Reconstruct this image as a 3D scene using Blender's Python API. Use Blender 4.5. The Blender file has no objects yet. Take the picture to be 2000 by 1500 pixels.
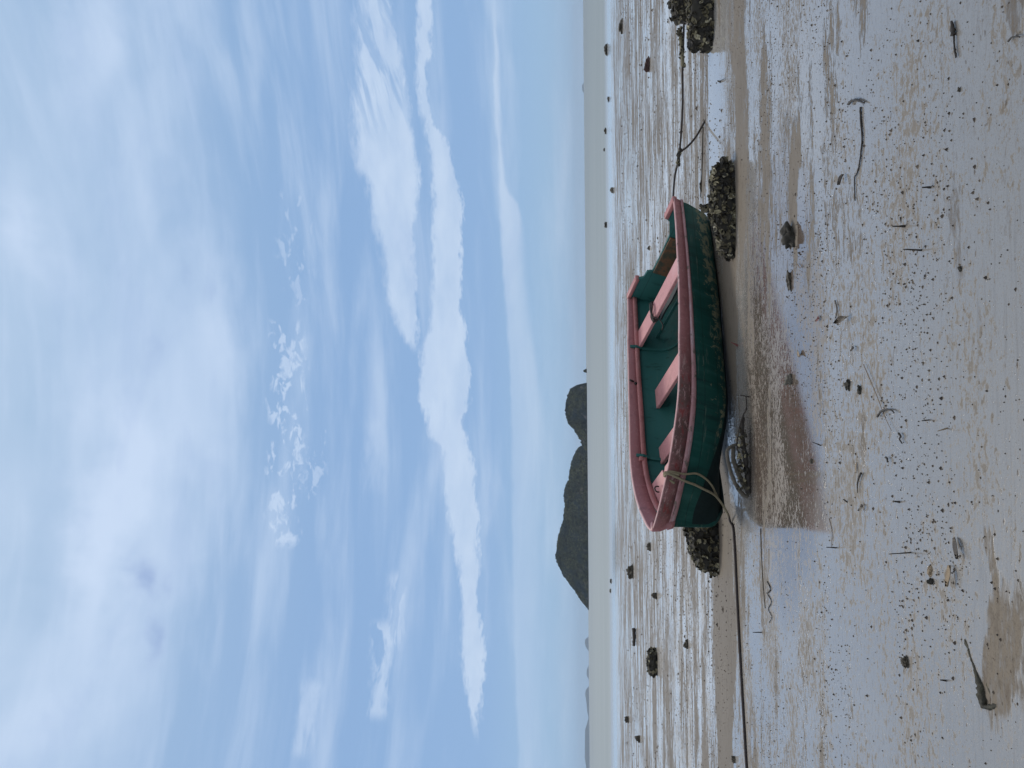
import bpy, bmesh, math, random
from mathutils import Vector, Matrix, noise as mnoise
R = math.radians
random.seed(7)
scene = bpy.context.scene
COL = scene.collection

# ------------------------------------------------------------------ camera (held sideways, as the photo was taken)
CAM_H, FPX = 1.5, 1500.0
PITCH, ROLL = math.atan(145.0/FPX), math.atan(13/1500.0)
fw = Vector((0, math.cos(PITCH), math.sin(PITCH)))
up0 = Vector((0, -math.sin(PITCH), math.cos(PITCH)))
U = up0*math.cos(ROLL) + Vector((1, 0, 0))*math.sin(ROLL)
RT = Vector((1, 0, 0))*math.cos(ROLL) - up0*math.sin(ROLL)
CP = Vector((0, 0, CAM_H))
cam = bpy.data.cameras.new("camera"); cam_o = bpy.data.objects.new("camera", cam); COL.objects.link(cam_o)
cam.sensor_fit = 'HORIZONTAL'; cam.sensor_width = 36.0; cam.lens = 27.0
cam.clip_start = 0.05; cam.clip_end = 60000
cx, cy, cz = -U, RT, -fw
cam_o.matrix_world = Matrix(((cx.x, cy.x, cz.x, CP.x), (cx.y, cy.y, cz.y, CP.y), (cx.z, cy.z, cz.z, CP.z), (0, 0, 0, 1)))
scene.camera = cam_o
scene.view_settings.view_transform = 'Standard'; scene.view_settings.look = 'None'
scene.view_settings.exposure = 0.0; scene.view_settings.gamma = 1.0
scene.cycles.use_denoising = True
scene.cycles.max_bounces = 6; scene.cycles.volume_bounces = 0

def ray(x, y):
    return fw + U*(-(x-1000)/FPX) + RT*(-(y-750)/FPX)
def gp(x, y, z=0.0):                       # a point of the flat at height z
    d = ray(x, y); k = (z-CAM_H)/d.z
    return CP + d*k
def atd(x, y, depth):                      # a point at a given distance ahead
    return CP + ray(x, y)*depth
def azel(x, y):
    d = ray(x, y).normalized()
    return math.degrees(math.atan2(d.x, d.y)), math.degrees(math.asin(d.z))

# ------------------------------------------------------------------ node helper
class G:
    def __init__(s, tree):
        s.t = tree; s.n = tree.nodes; s.l = tree.links
    def node(s, typ, ins=None, **props):
        nd = s.n.new(typ)
        for k, v in props.items(): setattr(nd, k, v)
        for k, v in (ins or {}).items(): s.put(nd.inputs[k], v)
        return nd
    def put(s, sock, v):
        if isinstance(v, bpy.types.NodeSocket): s.l.new(v, sock)
        elif v is not None:
            if hasattr(sock.default_value, '__len__') and not isinstance(v, (tuple, list)): v = (v,)*len(sock.default_value)
            if sock.type == 'RGBA' and len(v) == 3: v = (*v, 1)
            sock.default_value = v
    def m(s, op, a, b=None, c=None, clamp=False):
        nd = s.n.new('ShaderNodeMath'); nd.operation = op; nd.use_clamp = clamp
        for i, v in enumerate((a, b, c)):
            if v is not None: s.put(nd.inputs[i], v)
        return nd.outputs[0]
    def add(s, a, b): return s.m('ADD', a, b)
    def sub(s, a, b): return s.m('SUBTRACT', a, b)
    def mul(s, a, b): return s.m('MULTIPLY', a, b)
    def ss(s, x, lo, hi, a=0.0, b=1.0):
        nd = s.n.new('ShaderNodeMapRange'); nd.interpolation_type = 'SMOOTHSTEP'
        for i, v in enumerate((x, lo, hi, a, b)): s.put(nd.inputs[i], v)
        return nd.outputs[0]
    def lin(s, x, lo, hi, a=0.0, b=1.0):
        nd = s.n.new('ShaderNodeMapRange')
        for i, v in enumerate((x, lo, hi, a, b)): s.put(nd.inputs[i], v)
        return nd.outputs[0]
    def vec(s, x, y, z):
        nd = s.n.new('ShaderNodeCombineXYZ')
        for i, v in enumerate((x, y, z)): s.put(nd.inputs[i], v)
        return nd.outputs[0]
    def vmul(s, v, k):
        nd = s.n.new('ShaderNodeVectorMath'); nd.operation = 'MULTIPLY'; s.put(nd.inputs[0], v); s.put(nd.inputs[1], k)
        return nd.outputs[0]
    def vadd(s, v, k):
        nd = s.n.new('ShaderNodeVectorMath'); nd.operation = 'ADD'; s.put(nd.inputs[0], v); s.put(nd.inputs[1], k)
        return nd.outputs[0]
    def noise(s, v, scale=1.0, detail=4, rough=0.5, dist=0.0, color=False, lac=2.0):
        nd = s.n.new('ShaderNodeTexNoise')
        s.put(nd.inputs['Vector'], v); s.put(nd.inputs['Scale'], scale); s.put(nd.inputs['Detail'], detail)
        s.put(nd.inputs['Roughness'], rough); s.put(nd.inputs['Distortion'], dist); s.put(nd.inputs['Lacunarity'], lac)
        return nd.outputs['Color' if color else 'Fac']
    def mix(s, f, a, b):
        nd = s.n.new('ShaderNodeMix'); nd.data_type = 'RGBA'
        s.put(nd.inputs[0], f); s.put(nd.inputs[6], a); s.put(nd.inputs[7], b)
        return nd.outputs[2]
    def fmix(s, f, a, b):
        nd = s.n.new('ShaderNodeMix'); nd.data_type = 'FLOAT'
        s.put(nd.inputs[0], f); s.put(nd.inputs[2], a); s.put(nd.inputs[3], b)
        return nd.outputs[0]
    def sep(s, v):
        nd = s.n.new('ShaderNodeSeparateXYZ'); s.put(nd.inputs[0], v); return nd.outputs
    def ramp(s, f, stops, interp='LINEAR'):
        nd = s.n.new('ShaderNodeValToRGB'); nd.color_ramp.interpolation = interp
        cr = nd.color_ramp
        while len(cr.elements) < len(stops): cr.elements.new(0.5)
        for e, (p, c) in zip(cr.elements, stops):
            e.position = p; e.color = (*c, 1) if len(c) == 3 else c
        s.put(nd.inputs[0], f); return nd.outputs[0]
    def curve(s, x, pts, xlo, xhi, ylo, yhi):  # a 1-D curve through (x, y) points, linear segments
        nd = s.n.new('ShaderNodeFloatCurve'); cm = nd.mapping; c = cm.curves[0]
        cm.extend = 'HORIZONTAL'
        q = sorted(((px-xlo)/(xhi-xlo), (py-ylo)/(yhi-ylo)) for px, py in pts)
        while len(c.points) < len(q): c.points.new(0.5, 0.5)
        for p, (a, b) in zip(c.points, q):
            p.location = (min(max(a, 0), 1), min(max(b, 0), 1)); p.handle_type = 'AUTO_CLAMPED'
        cm.update()
        s.put(nd.inputs['Value'], s.lin(x, xlo, xhi, 0, 1))
        return s.lin(nd.outputs[0], 0, 1, ylo, yhi)

# ------------------------------------------------------------------ world: sky with cloud layers, laid out by azimuth and elevation
SUN_AZ, SUN_EL = -18.0, 52.0
def build_world():
    w = bpy.data.worlds.new("World"); scene.world = w; w.use_nodes = True
    g = G(w.node_tree); g.n.clear()
    co = g.node('ShaderNodeTexCoord').outputs['Generated']
    sx, sy, sz = g.sep(co)[:3]
    az = g.mul(g.m('ARCTAN2', sx, sy), 57.29578)
    el = g.mul(g.m('ARCSINE', sz), 57.29578)
    # warped coordinates in degrees for irregular edges
    p2 = g.vec(az, el, 0.0)
    pl = g.vec(g.mul(az, 0.35), el, 0.0)
    w1 = g.sub(g.noise(pl, 0.35, 5, 0.6), 0.5)
    w2 = g.sub(g.noise(pl, 1.6, 4, 0.6), 0.5)
    w3 = g.sub(g.noise(g.vec(g.mul(az, 1.1), g.mul(el, 2.6), 4.0), 1.6, 5, .65), 0.5)
    elw = g.add(el, g.add(g.add(g.mul(w1, 1.4), g.mul(w2, 1.1)), g.mul(w3, .75)))
    def edge(pts):                          # photo points (y along the shore, x height) -> curve of elevation over azimuth
        q = [azel(x, y) for y, x in pts]
        return g.curve(az, q, -32, 32, -5, 42)
    def win(a0, a1, s):
        lo, hi = min(a0, a1), max(a0, a1)
        return g.mul(g.ss(az, lo-s, lo+s), g.ss(az, hi+s, hi-s))
    def azy(y, x=850): return azel(x, y)[0]
    # base colour by elevation
    base = g.ramp(g.lin(el, 0, 45), [(0.0, (.36, .55, .78)), (.06, (.33, .53, .78)), (.16, (.275, .455, .745)),
                                     (.40, (.262, .435, .72)), (.62, (.31, .48, .73)), (.85, (.37, .54, .76)), (1.0, (.42, .58, .78)), (.85, (.36, .51, .76)), (1.0, (.40, .54, .77))])
    cloudc = g.mix(g.ss(el, 14, 30), (.60, .735, .935), (.585, .725, .94))
    shade = g.noise(g.vec(g.mul(az, .10), g.mul(el, .30), 8.0), 1.0, 6, .6, .5)
    cloudc = g.mix(g.mul(g.ss(shade, .46, .68), .42), cloudc, (.44, .58, .84))
    # thin veil streaks everywhere
    vs = g.noise(g.vec(g.mul(az, 0.055), g.mul(el, 0.42), 3.0), 1.0, 5, 0.55, 0.3)
    veil = g.mul(g.ss(vs, 0.42, 0.78), 0.55)
    dens = veil
    def over(a, b): return g.sub(g.add(a, b), g.mul(a, b))
    # A: broad wedge from the right
    A_top = edge([(-60, 684), (0, 689), (100, 694), (200, 684), (320, 686), (350, 705), (427, 723), (480, 737), (560, 747), (640, 771), (680, 800), (700, 822)])
    A_bot = edge([(-60, 748), (0, 756), (110, 780), (160, 793), (270, 806), (310, 818), (400, 812), (480, 807), (560, 811), (640, 815), (700, 818)])
    fing = g.noise(g.vec(g.mul(g.add(az, g.mul(el, 0.5)), 0.16), g.mul(g.add(el, g.mul(az, -0.22)), 1.05), 7.0), 1.0, 4, 0.6, .5)
    holes = g.mul(g.ss(az, azy(330), azy(120)), g.ss(fing, 0.47, 0.60))
    A = g.mul(g.mul(g.ss(g.sub(A_top, elw), -0.15, 0.75), g.ss(g.sub(elw, A_bot), -0.25, 0.3)), g.ss(az, azy(705), azy(660)))
    A = g.mul(A, g.sub(1.0, g.mul(holes, 0.8)))
    A = g.mul(A, g.lin(g.noise(pl, 0.5, 4, .6), .3, .65, .58, .93))
    dens = over(dens, A)
    # B: long band
    B_top = edge([(-60, 806), (0, 809), (100, 811), (200, 817), (240, 826), (300, 838), (400, 839), (480, 841), (560, 842), (640, 836), (680, 820), (760, 820), (800, 826), (850, 834),
                  (880, 858), (950, 865), (1000, 870), (1100, 887), (1200, 897), (1300, 903), (1400, 915), (1460, 935)])
    B_bot = edge([(-60, 848), (0, 846), (100, 842), (200, 842), (240, 850), (260, 870), (300, 884), (400, 899), (500, 898), (600, 905), (680, 913), (760, 918), (800, 917), (815, 906), (860, 917),
                  (960, 929), (1060, 932), (1160, 937), (1260, 947), (1340, 946), (1400, 936), (1460, 938)])
    B = g.mul(g.ss(g.sub(B_top, elw), -0.1, 0.45), g.ss(g.sub(elw, B_bot), -0.12, 0.22))
    B = g.mul(B, g.mul(g.lin(g.noise(pl, 0.6, 4, .6), .3, .65, .60, .92), g.ss(az, azy(1480), azy(1380))))
    dens = over(dens, B)
    # C: low thin streak whose lower side melts into the pale air above the horizon
    C_top = edge([(-60, 958), (0, 960), (100, 963), (200, 961), (300, 970), (400, 973), (500, 977), (600, 985), (700, 992), (1000, 998), (1200, 1000), (1500, 1010)])
    C_bot = edge([(-60, 963), (0, 966), (100, 973), (200, 976), (300, 982), (370, 992), (400, 1012), (500, 1028), (600, 1040), (700, 1050), (1000, 1060), (1500, 1070)])
    elc = g.add(el, g.mul(w2, 0.45))
    C = g.mul(g.ss(g.sub(C_top, elc), -0.05, 0.28), g.ss(g.sub(elc, C_bot), -0.15, g.ss(az, azy(380), azy(620), .2, 1.4)))
    C = g.mul(C, g.ss(az, azy(900), azy(330), .30, .66))
    dens = over(dens, C)
    # flecks of small puffs
    def flecks(y0, y1, x0, x1, lo, hi, sc, seed, amt, stretch=.45):
        a0, a1 = azy(y0, x0), azy(y1, x0); e1, e0 = azel(x0, (y0+y1)/2)[1], azel(x1, (y0+y1)/2)[1]
        k = g.noise(g.vec(g.mul(az, stretch), el, seed), sc, 5, 0.55, 0.6)
        win_e = g.mul(g.ss(elw, e0-.35, e0+.45), g.ss(elw, e1+.35, e1-.45))
        return g.mul(g.mul(g.mul(win(a0, a1, .5), win_e), g.ss(k, lo, hi)), amt)
    dens = over(dens, flecks(630, 1065, 525, 595, .50, .60, 1.5, 11, .72))
    dens = over(dens, flecks(820, 1030, 590, 632, .54, .64, 1.5, 21, .5))
    dens = over(dens, flecks(1215, 1400, 728, 760, .42, .52, 1.2, 5, .62, .3))
    dens = over(dens, flecks(1120, 1265, 758, 790, .46, .56, 1.3, 9, .55, .25))
    dens = over(dens, flecks(1330, 1475, 582, 615, .40, .55, .8, 9, .5, .2))
    dens = over(dens, flecks(1275, 1325, 928, 945, .44, .52, 1.5, 2, .6, .3))
    dens = over(dens, flecks(380, 600, 545, 610, .56, .66, 1.4, 31, .4))
    dens = over(dens, flecks(820, 960, 712, 750, .38, .62, .6, 3, .3, .2))
    # broad high cloud near the top, soft; light and dark lobes
    hi_n = g.noise(g.vec(g.mul(az, .05), g.mul(el, .12), 1.5), 1.0, 6, .55, .6)
    hi_edge = edge([(-60, 415), (0, 425), (100, 440), (250, 440), (400, 455), (550, 470), (700, 500), (900, 500), (1000, 470), (1100, 440), (1250, 380), (1400, 330), (1560, 310)])
    H = g.ss(g.add(g.sub(el, hi_edge), g.mul(w1, 5.0)), -1.2, 3.2)
    lob = g.lin(hi_n, .3, .7, .0, .56)
    soft = g.add(az, g.mul(g.sub(g.noise(p2, .12, 5, .55), .5), 9.0)), g.add(el, g.mul(g.sub(g.noise(g.vadd(p2, (40, 9, 0)), .16, 5, .55), .5), 6.0))
    def lobe(x, y, rx, ry, k, sharp=1.0, slant=0.0):
        a, e = azel(x, y); ra, re = ry/26.0, rx/26.0
        da = g.sub(soft[0], a); de = g.sub(g.sub(soft[1], e), g.mul(da, slant) if slant else 0.0)
        d = g.add(g.m('POWER', g.m('ABSOLUTE', g.m('DIVIDE', da, ra)), 2.0), g.m('POWER', g.m('ABSOLUTE', g.m('DIVIDE', de, re)), 2.0))
        return g.mul(g.m('EXPONENT', g.mul(d, -sharp)), k)
    for L in [(235, 950, 60, 230, .68), (200, 1100, 45, 120, .38), (60, 450, 36, 110, .55, 1, .15), (180, 100, 36, 170, .52, 1, -.25), (90, 1400, 80, 140, .45), (440, 590, 45, 150, .42), (285, 330, 45, 160, .22, 1, -.2),
              (400, 60, 40, 140, .36, 1, -.2), (350, 1090, 36, 90, .30), (330, 850, 60, 160, .28), (165, 1290, 40, 120, .20), (310, 1330, 40, 100, .22), (120, 950, 60, 180, -.16), (120, 560, 40, 80, -.12),
              (380, 480, 60, 120, -.18), (470, 1300, 60, 160, -.15), (50, 750, 60, 160, -.14)]:
        lob = g.add(lob, lobe(*L))
    holes_ = None
    for hx, hy, hrx, hry, hk in [(298, 1095, 18, 46, .85), (292, 1255, 16, 46, .65), (283, 685, 17, 34, .26), (355, 520, 12, 26, .22), (408, 568, 14, 26, .20), (330, 1120, 8, 30, .3)]:
        hl_ = lobe(hx, hy, hrx, hry, hk, 1.3); holes_ = hl_ if holes_ is None else g.add(holes_, hl_)
    lob = g.m('MAXIMUM', g.m('MINIMUM', lob, 1.0), 0.0)
    dens = over(dens, g.mul(H, lob))
    # unseen sky round the sun, overhead and behind, whitened to neutralise the light
    beh = g.m('MAXIMUM', g.ss(el, 42, 62), g.mul(g.ss(g.m('ABSOLUTE', az), 50, 95), g.ss(el, 2, 18)))
    high_n = g.noise(g.vmul(co, 3.0), 1.0, 5, .55)
    white = g.mix(high_n, (.62, .68, .78), (.92, .92, .92))
    col = g.mix(dens, base, cloudc)
    col = g.mix(g.m('MINIMUM', g.mul(holes_, .85), .8), col, (.275, .405, .69))
    col = g.mix(g.mul(beh, .9), col, white)
    col = g.mix(g.ss(el, -0.5, -6), col, (.25, .27, .28))
    sky = g.node('ShaderNodeTexSky', sky_type='NISHITA', sun_disc=False)
    sky.sun_elevation = R(SUN_EL); sky.sun_rotation = R(SUN_AZ); sky.air_density = 1.0; sky.dust_density = 2.0
    b1 = g.node('ShaderNodeBackground', {'Color': sky.outputs[0], 'Strength': 0.07})
    b2 = g.node('ShaderNodeBackground', {'Color': col, 'Strength': 1.0})
    mx = g.node('ShaderNodeMixShader', {0: 0.92, 1: b1.outputs[0], 2: b2.outputs[0]})
    g.node('ShaderNodeOutputWorld', {'Surface': mx.outputs[0]})
    w.cycles.sampling_method = 'MANUAL'; w.cycles.sample_map_resolution = 512
build_world()

sun = bpy.data.lights.new("sun", 'SUN'); sun.energy = 1.8; sun.angle = R(18); sun.color = (1.0, .93, .82)
sun_o = bpy.data.objects.new("sun", sun); COL.objects.link(sun_o)
sd = Vector((math.sin(R(SUN_AZ))*math.cos(R(SUN_EL)), math.cos(R(SUN_AZ))*math.cos(R(SUN_EL)), math.sin(R(SUN_EL))))
sun_o.rotation_euler = sd.to_track_quat('Z', 'Y').to_euler()
sun_o.location = (0, 0, 30)

# ------------------------------------------------------------------ mesh and object helpers
def material(name):
    m = bpy.data.materials.new(name); m.use_nodes = True
    g = G(m.node_tree); g.n.clear()
    b = g.node('ShaderNodeBsdfPrincipled'); g.node('ShaderNodeOutputMaterial', {'Surface': b.outputs[0]})
    return m, g, b
def obj(name, bm, mats, parent=None, smooth=True, recalc=True):
    if recalc: bmesh.ops.recalc_face_normals(bm, faces=bm.faces[:])
    me = bpy.data.meshes.new(name); bm.to_mesh(me); bm.free()
    if smooth: me.polygons.foreach_set('use_smooth', [True]*len(me.polygons))
    for m in (mats if isinstance(mats, (list, tuple)) else [mats]): me.materials.append(m)
    o = bpy.data.objects.new(name, me); COL.objects.link(o)
    if parent: o.parent = parent
    return o
def tag(o, label=None, cat=None, group=None, kind=None):
    if label: o['label'] = label
    if cat: o['category'] = cat
    if group: o['group'] = group
    if kind: o['kind'] = kind
    return o
def empty(name, loc, label=None, cat=None, group=None, kind=None):
    o = bpy.data.objects.new(name, None); COL.objects.link(o); o.location = loc
    o.empty_display_size = .1
    return tag(o, label, cat, group, kind)
def box_bm(bm, pts8):
    v = [bm.verts.new(p) for p in pts8]
    for f in ((0, 1, 2, 3), (7, 6, 5, 4), (0, 4, 5, 1), (1, 5, 6, 2), (2, 6, 7, 3), (3, 7, 4, 0)):
        bm.faces.new([v[i] for i in f])
def bevel(bm, w, seg=2):
    bmesh.ops.bevel(bm, geom=bm.edges[:], offset=w, segments=seg, affect='EDGES', profile=.6)
def sweep(bm, rows, closed=True, caps=True):
    """rows: list of rings (equal counts) joined by quads"""
    vv = [[bm.verts.new(p) for p in r] for r in rows]
    n = len(rows[0])
    for a, b in zip(vv[:-1], vv[1:]):
        for i in range(n if closed else n-1):
            j = (i+1) % n
            try: bm.faces.new((a[i], a[j], b[j], b[i]))
            except ValueError: pass
    if caps and closed:
        for r in (vv[0], vv[-1]):
            try: bm.faces.new(r)
            except ValueError: pass
    return vv
def catmull(pts, n=8):
    P = [Vector(p) for p in pts]
    if len(P) < 3: return [P[0].lerp(P[-1], i/n) for i in range(n+1)]
    P = [P[0]*2-P[1]] + P + [P[-1]*2-P[-2]]
    out = []
    for i in range(1, len(P)-2):
        a, b, c, d = P[i-1:i+3]
        for k in range(n):
            t = k/n
            out.append(.5*((2*b)+(c-a)*t+(2*a-5*b+4*c-d)*t*t+(3*b-a-3*c+d)*t**3))
    out.append(P[-2]); return out
def tube(bm, pts, rad, sides=7, rough=0.0, seed=0):
    """tapered tube along a polyline; rad is a number or a function of 0..1"""
    rows = []; N = len(pts); prev = None
    for i, p in enumerate(pts):
        t = (Vector(pts[min(i+1, N-1)])-Vector(pts[max(i-1, 0)]))
        t = t.normalized() if t.length > 1e-9 else Vector((1, 0, 0))
        a = prev - t*prev.dot(t) if prev else t.orthogonal()
        a = a.normalized() if a.length > 1e-6 else t.orthogonal().normalized()
        prev = a; b = t.cross(a)
        r = rad(i/(N-1)) if callable(rad) else rad
        row = []
        for k in range(sides):
            th = 2*math.pi*k/sides
            rr = r*(1+rough*mnoise.noise(Vector((p[0]*70+k*3.1, p[1]*70+seed, p[2]*70))))
            row.append(Vector(p)+a*math.cos(th)*rr+b*math.sin(th)*rr)
        rows.append(row)
    sweep(bm, rows)

# ------------------------------------------------------------------ ground, sea, haze
def ground_material():
    m, g, b = material("wet_sand_flat")
    P = g.node('ShaderNodeNewGeometry').outputs['Position']
    x, y, z = g.sep(P)[:3]
    big = g.noise(g.vmul(P, (.22, .55, 0)), 1.0, 3, .5)
    st = g.noise(g.vmul(P, (.45, 2.4, 0)), 1.0, 9, .62, .25)
    st2 = g.noise(g.vadd(g.vmul(P, (2.2, 7.5, 0)), (3, 8, 1)), 1.0, 6, .6, .2)
    fine = g.noise(g.vmul(P, (16, 46, 0)), 1.0, 4, .6)
    mid = g.noise(g.vadd(g.vmul(P, (5, 16, 0)), (1, 4, 2)), 1.0, 4, .62)
    grain = g.noise(g.vmul(P, (120, 170, 0)), 1.0, 2, .6)
    v = g.add(g.add(g.mul(st, .46), g.mul(big, .26)), g.mul(st2, .28))
    v = g.add(v, g.add(g.mul(g.sub(fine, .5), .26), g.mul(g.sub(mid, .5), .20)))
    bias = g.curve(y, [(0, -.085), (2.6, -.085), (4.2, -.06), (5.5, -.035), (6.5, -.015), (8, .005), (10, .02), (14, .025), (20, .03), (30, .03), (38, .01), (42, -.06), (60, -.1)], 0, 60, -.3, .3)
    v = g.add(v, bias)
    wx = g.add(x, g.mul(g.sub(st2, .5), .5)); wy = g.add(y, g.mul(g.sub(g.noise(g.vmul(P, (1.5, 4, 0)), 1.0, 4, .6), .5), .45))
    def blob(px, py, rx, ry, k, p=2.0):
        d = g.add(g.m('POWER', g.m('ABSOLUTE', g.m('DIVIDE', g.sub(wx, px), rx)), p), g.m('POWER', g.m('ABSOLUTE', g.m('DIVIDE', g.sub(wy, py), ry)), p))
        return g.mul(g.ss(d, 1.5, .6), k)
    BL = []
    for (X, Y, rx, ry, k) in [(3.25, 9.1, 1.25, .36, -.35), (4.0, 8.4, .6, .16, -.25),         # clear pool right of the boat
                              (1.15, 5.52, .28, .09, -.3),                                      # small pool by the near stone
                              (-2.9, 8.75, 2.2, .55, .16), (-2.2, 8.2, .9, .35, .10), (1.0, 8.2, 1.3, .36, .17), (2.2, 7.5, .9, .35, .13), (1.9, 6.6, .9, .25, .07),
                              (3.4, 7.6, .8, .3, .10), (1.35, 5.65, .5, .16, .09), (.9, 4.65, .22, .5, .06), (2.1, 4.3, .3, .2, .07),
                              (-1.0, 3.0, .32, .12, .17), (-.95, 2.84, .24, .06, .13), (-.62, 3.05, .1, .06, .12), (1.35, 2.85, .12, .04, .12), (1.45, 2.80, .08, .04, .10),
                              (-3.6, 7.6, 1.2, .22, -.10), (-2.2, 7.1, 1.0, .2, -.12), (-.3, 6.3, 1.3, 1.0, -.035), (-.5, 7.3, .75, .45, -.12)]:
        BL.append((X, Y, rx, ry, k))
        v = g.add(v, blob(X, Y, rx, ry, k))
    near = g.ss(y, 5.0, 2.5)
    mud0 = g.ss(v, .495, g.fmix(near, .55, .66))
    edge = g.mul(g.mul(mud0, g.sub(1.0, mud0)), 4.0)
    # little crumbs and wet mottles that break the film everywhere except in the clear pools
    mt1 = g.noise(g.vmul(P, (17, 26, 0)), 1.0, 5, .68, .4); mt2 = g.noise(g.vadd(g.vmul(P, (46, 60, 0)), (2, 5, 0)), 1.0, 3, .65)
    patch = g.noise(g.vmul(P, (.8, 1.5, 0)), 1.0, 5, .62)
    pool = 0.0
    for (px_, py_, rx_, ry_) in ((3.25, 9.1, 1.35, .40), (4.0, 8.4, .6, .18), (1.15, 5.52, .30, .10)):
        d_ = g.add(g.m('POWER', g.m('ABSOLUTE', g.m('DIVIDE', g.sub(wx, px_), rx_)), 2.0), g.m('POWER', g.m('ABSOLUTE', g.m('DIVIDE', g.sub(wy, py_), ry_)), 2.0))
        d_ = g.ss(d_, 1.5, .6); pool = d_ if pool == 0.0 else g.m('MAXIMUM', pool, d_)
    th = g.add(g.fmix(g.ss(patch, .34, .66), .595, .445), g.mul(g.ss(y, 12, 30), .04))
    th = g.add(th, g.mul(near, .04))
    mot = g.m('MAXIMUM', g.ss(g.sub(mt1, th), .0, .07), g.mul(g.ss(g.sub(mt2, th), .02, .09), .8))
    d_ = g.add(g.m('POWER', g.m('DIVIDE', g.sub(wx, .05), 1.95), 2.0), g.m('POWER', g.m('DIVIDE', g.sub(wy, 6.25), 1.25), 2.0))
    refl_zone = g.ss(d_, 1.3, .5)               # boat's reflection deepened here: darker, redder film colour, glossier, fewer mottles
    mot = g.mul(mot, g.sub(1.0, g.m('MAXIMUM', pool, g.mul(refl_zone, .38))))
    mot = g.mul(mot, g.ss(y, 47, 41))
    mud = g.m('MAXIMUM', mud0, g.mul(mot, g.fmix(near, .78, .55)))
    # colours: what stands dry; the wet film, whitened far out as painted sky sheen
    tone = g.noise(g.vmul(P, (.5, 1.1, 0)), 1.0, 5, .6)
    dry = g.mix(near, g.mix(tone, (.125, .105, .082), (.215, .188, .155)), g.mix(tone, (.135, .110, .082), (.215, .180, .138)))
    dry = g.mix(g.mul(g.ss(g.noise(g.vmul(P, (22, 30, 0)), 1.0, 5, .7), .48, .66), g.mul(near, .6)), dry, (.075, .06, .045))
    dry = g.mix(g.mul(g.ss(grain, .52, .70), .6), dry, (.085, .066, .05))
    dry = g.mix(g.mul(g.ss(mid, .52, .66), .5), dry, (.10, .08, .062))
    film = g.mix(near, g.mix(g.ss(y, 7, 12), g.mix(refl_zone, (.262, .250, .234), (.115, .088, .070)), (.60, .585, .55)), (.198, .192, .183))
    lam = g.noise(g.vmul(P, (3.2, 42, 0)), 1.0, 4, .65)
    film = g.mix(g.mul(g.mul(g.ss(lam, .50, .68), near), .42), film, (.115, .098, .080))
    film = g.mix(g.mul(g.mul(g.ss(grain, .55, .68), g.ss(y, 6.5, 4)), .5), film, (.10, .08, .06))
    film = g.mix(g.mul(g.ss(fine, .54, .68), .6), film, (.13, .105, .08))
    # tiny casts and pits
    pv = g.noise(g.vmul(P, (.9, 1.7, 0)), 1.0, 4, .6)
    dot = 0.0
    wob_ = g.vadd(P, g.vmul(g.noise(g.vmul(P, (30, 30, 0)), 1.0, 2, .5, color=True), (.02, .02, 0)))
    for sc_, lo_, k_ in ((30.0, .92, (1, 1.5, 0)), (70.0, .74, (1, 1.7, 0)), (16.0, .95, (1, 2.4, 0))):
        vo = g.node('ShaderNodeTexVoronoi', {'Vector': g.vmul(wob_, k_), 'Scale': sc_}, feature='F1')
        rnd = g.sep(vo.outputs['Color'])[0]
        d_ = g.mul(g.ss(vo.outputs['Distance'], .27, .15), g.ss(rnd, g.ss(pv, .35, .65, .97, lo_-.18), .995))
        dot = d_ if dot == 0.0 else g.m('MAXIMUM', dot, d_)
    dot = g.mul(dot, g.ss(y, 24, 12))
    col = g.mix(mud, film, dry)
    col = g.mix(g.mul(edge, .55), col, (.075, .06, .046))
    col = g.mix(g.mul(dot, .8), col, (.065, .05, .04))
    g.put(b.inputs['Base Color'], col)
    rf = g.fmix(near, .045, .23)
    rough = g.fmix(g.m('MAXIMUM', mud0, mot), g.add(rf, g.mul(g.ss(fine, .5, .7), .10)), .60)
    g.put(b.inputs['Roughness'], g.add(rough, g.mul(dot, .3)))
    g.put(b.inputs['IOR'], g.fmix(mud, g.fmix(near, g.fmix(refl_zone, g.ss(y, 6.5, 11, 2.25, 3.2), 3.7), 1.74), 1.40))
    g.put(b.inputs['Specular IOR Level'], g.fmix(g.m('MAXIMUM', g.m('MAXIMUM', mud0, mot), dot), .5, .12))
    # relief: mud stands a little proud, ripples lie in the film
    rip = g.mul(g.noise(g.vmul(P, (5, 22, 0)), 1.0, 3, .5), g.add(.35, g.mul(near, .65)))
    calm = g.m('MAXIMUM', g.add(blob(3.25, 9.1, 1.4, .45, 1.0), blob(1.15, 5.52, .32, .12, 1.0)), 0.0)
    hgt = g.add(g.add(g.mul(mud0, g.fmix(near, .0016, .0)), g.mul(g.mul(fine, g.add(g.mul(mud0, .7), .12)), .003)), g.add(g.add(g.mul(rip, .0011), g.mul(mot, .0001)), g.mul(grain, .0003)))
    hgt = g.add(hgt, g.mul(dot, .0010))
    hgt = g.mul(hgt, g.sub(1.0, g.m('MAXIMUM', g.mul(calm, .97), g.mul(refl_zone, .5))))
    far = g.ss(y, 14, 4, .25, 1.0)
    bp = g.node('ShaderNodeBump', {'Strength': g.mul(far, .5), 'Distance': 1.0, 'Height': hgt})
    g.put(b.inputs['Normal'], bp.outputs[0])
    return m
def grid_sheet(xs, ys, zf):
    bm = bmesh.new()
    vv = [[bm.verts.new((x, y, zf(x, y))) for x in xs] for y in ys]
    for a, b in zip(vv[:-1], vv[1:]):
        for i in range(len(xs)-1): bm.faces.new((a[i], a[i+1], b[i+1], b[i]))
    return bm
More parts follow.
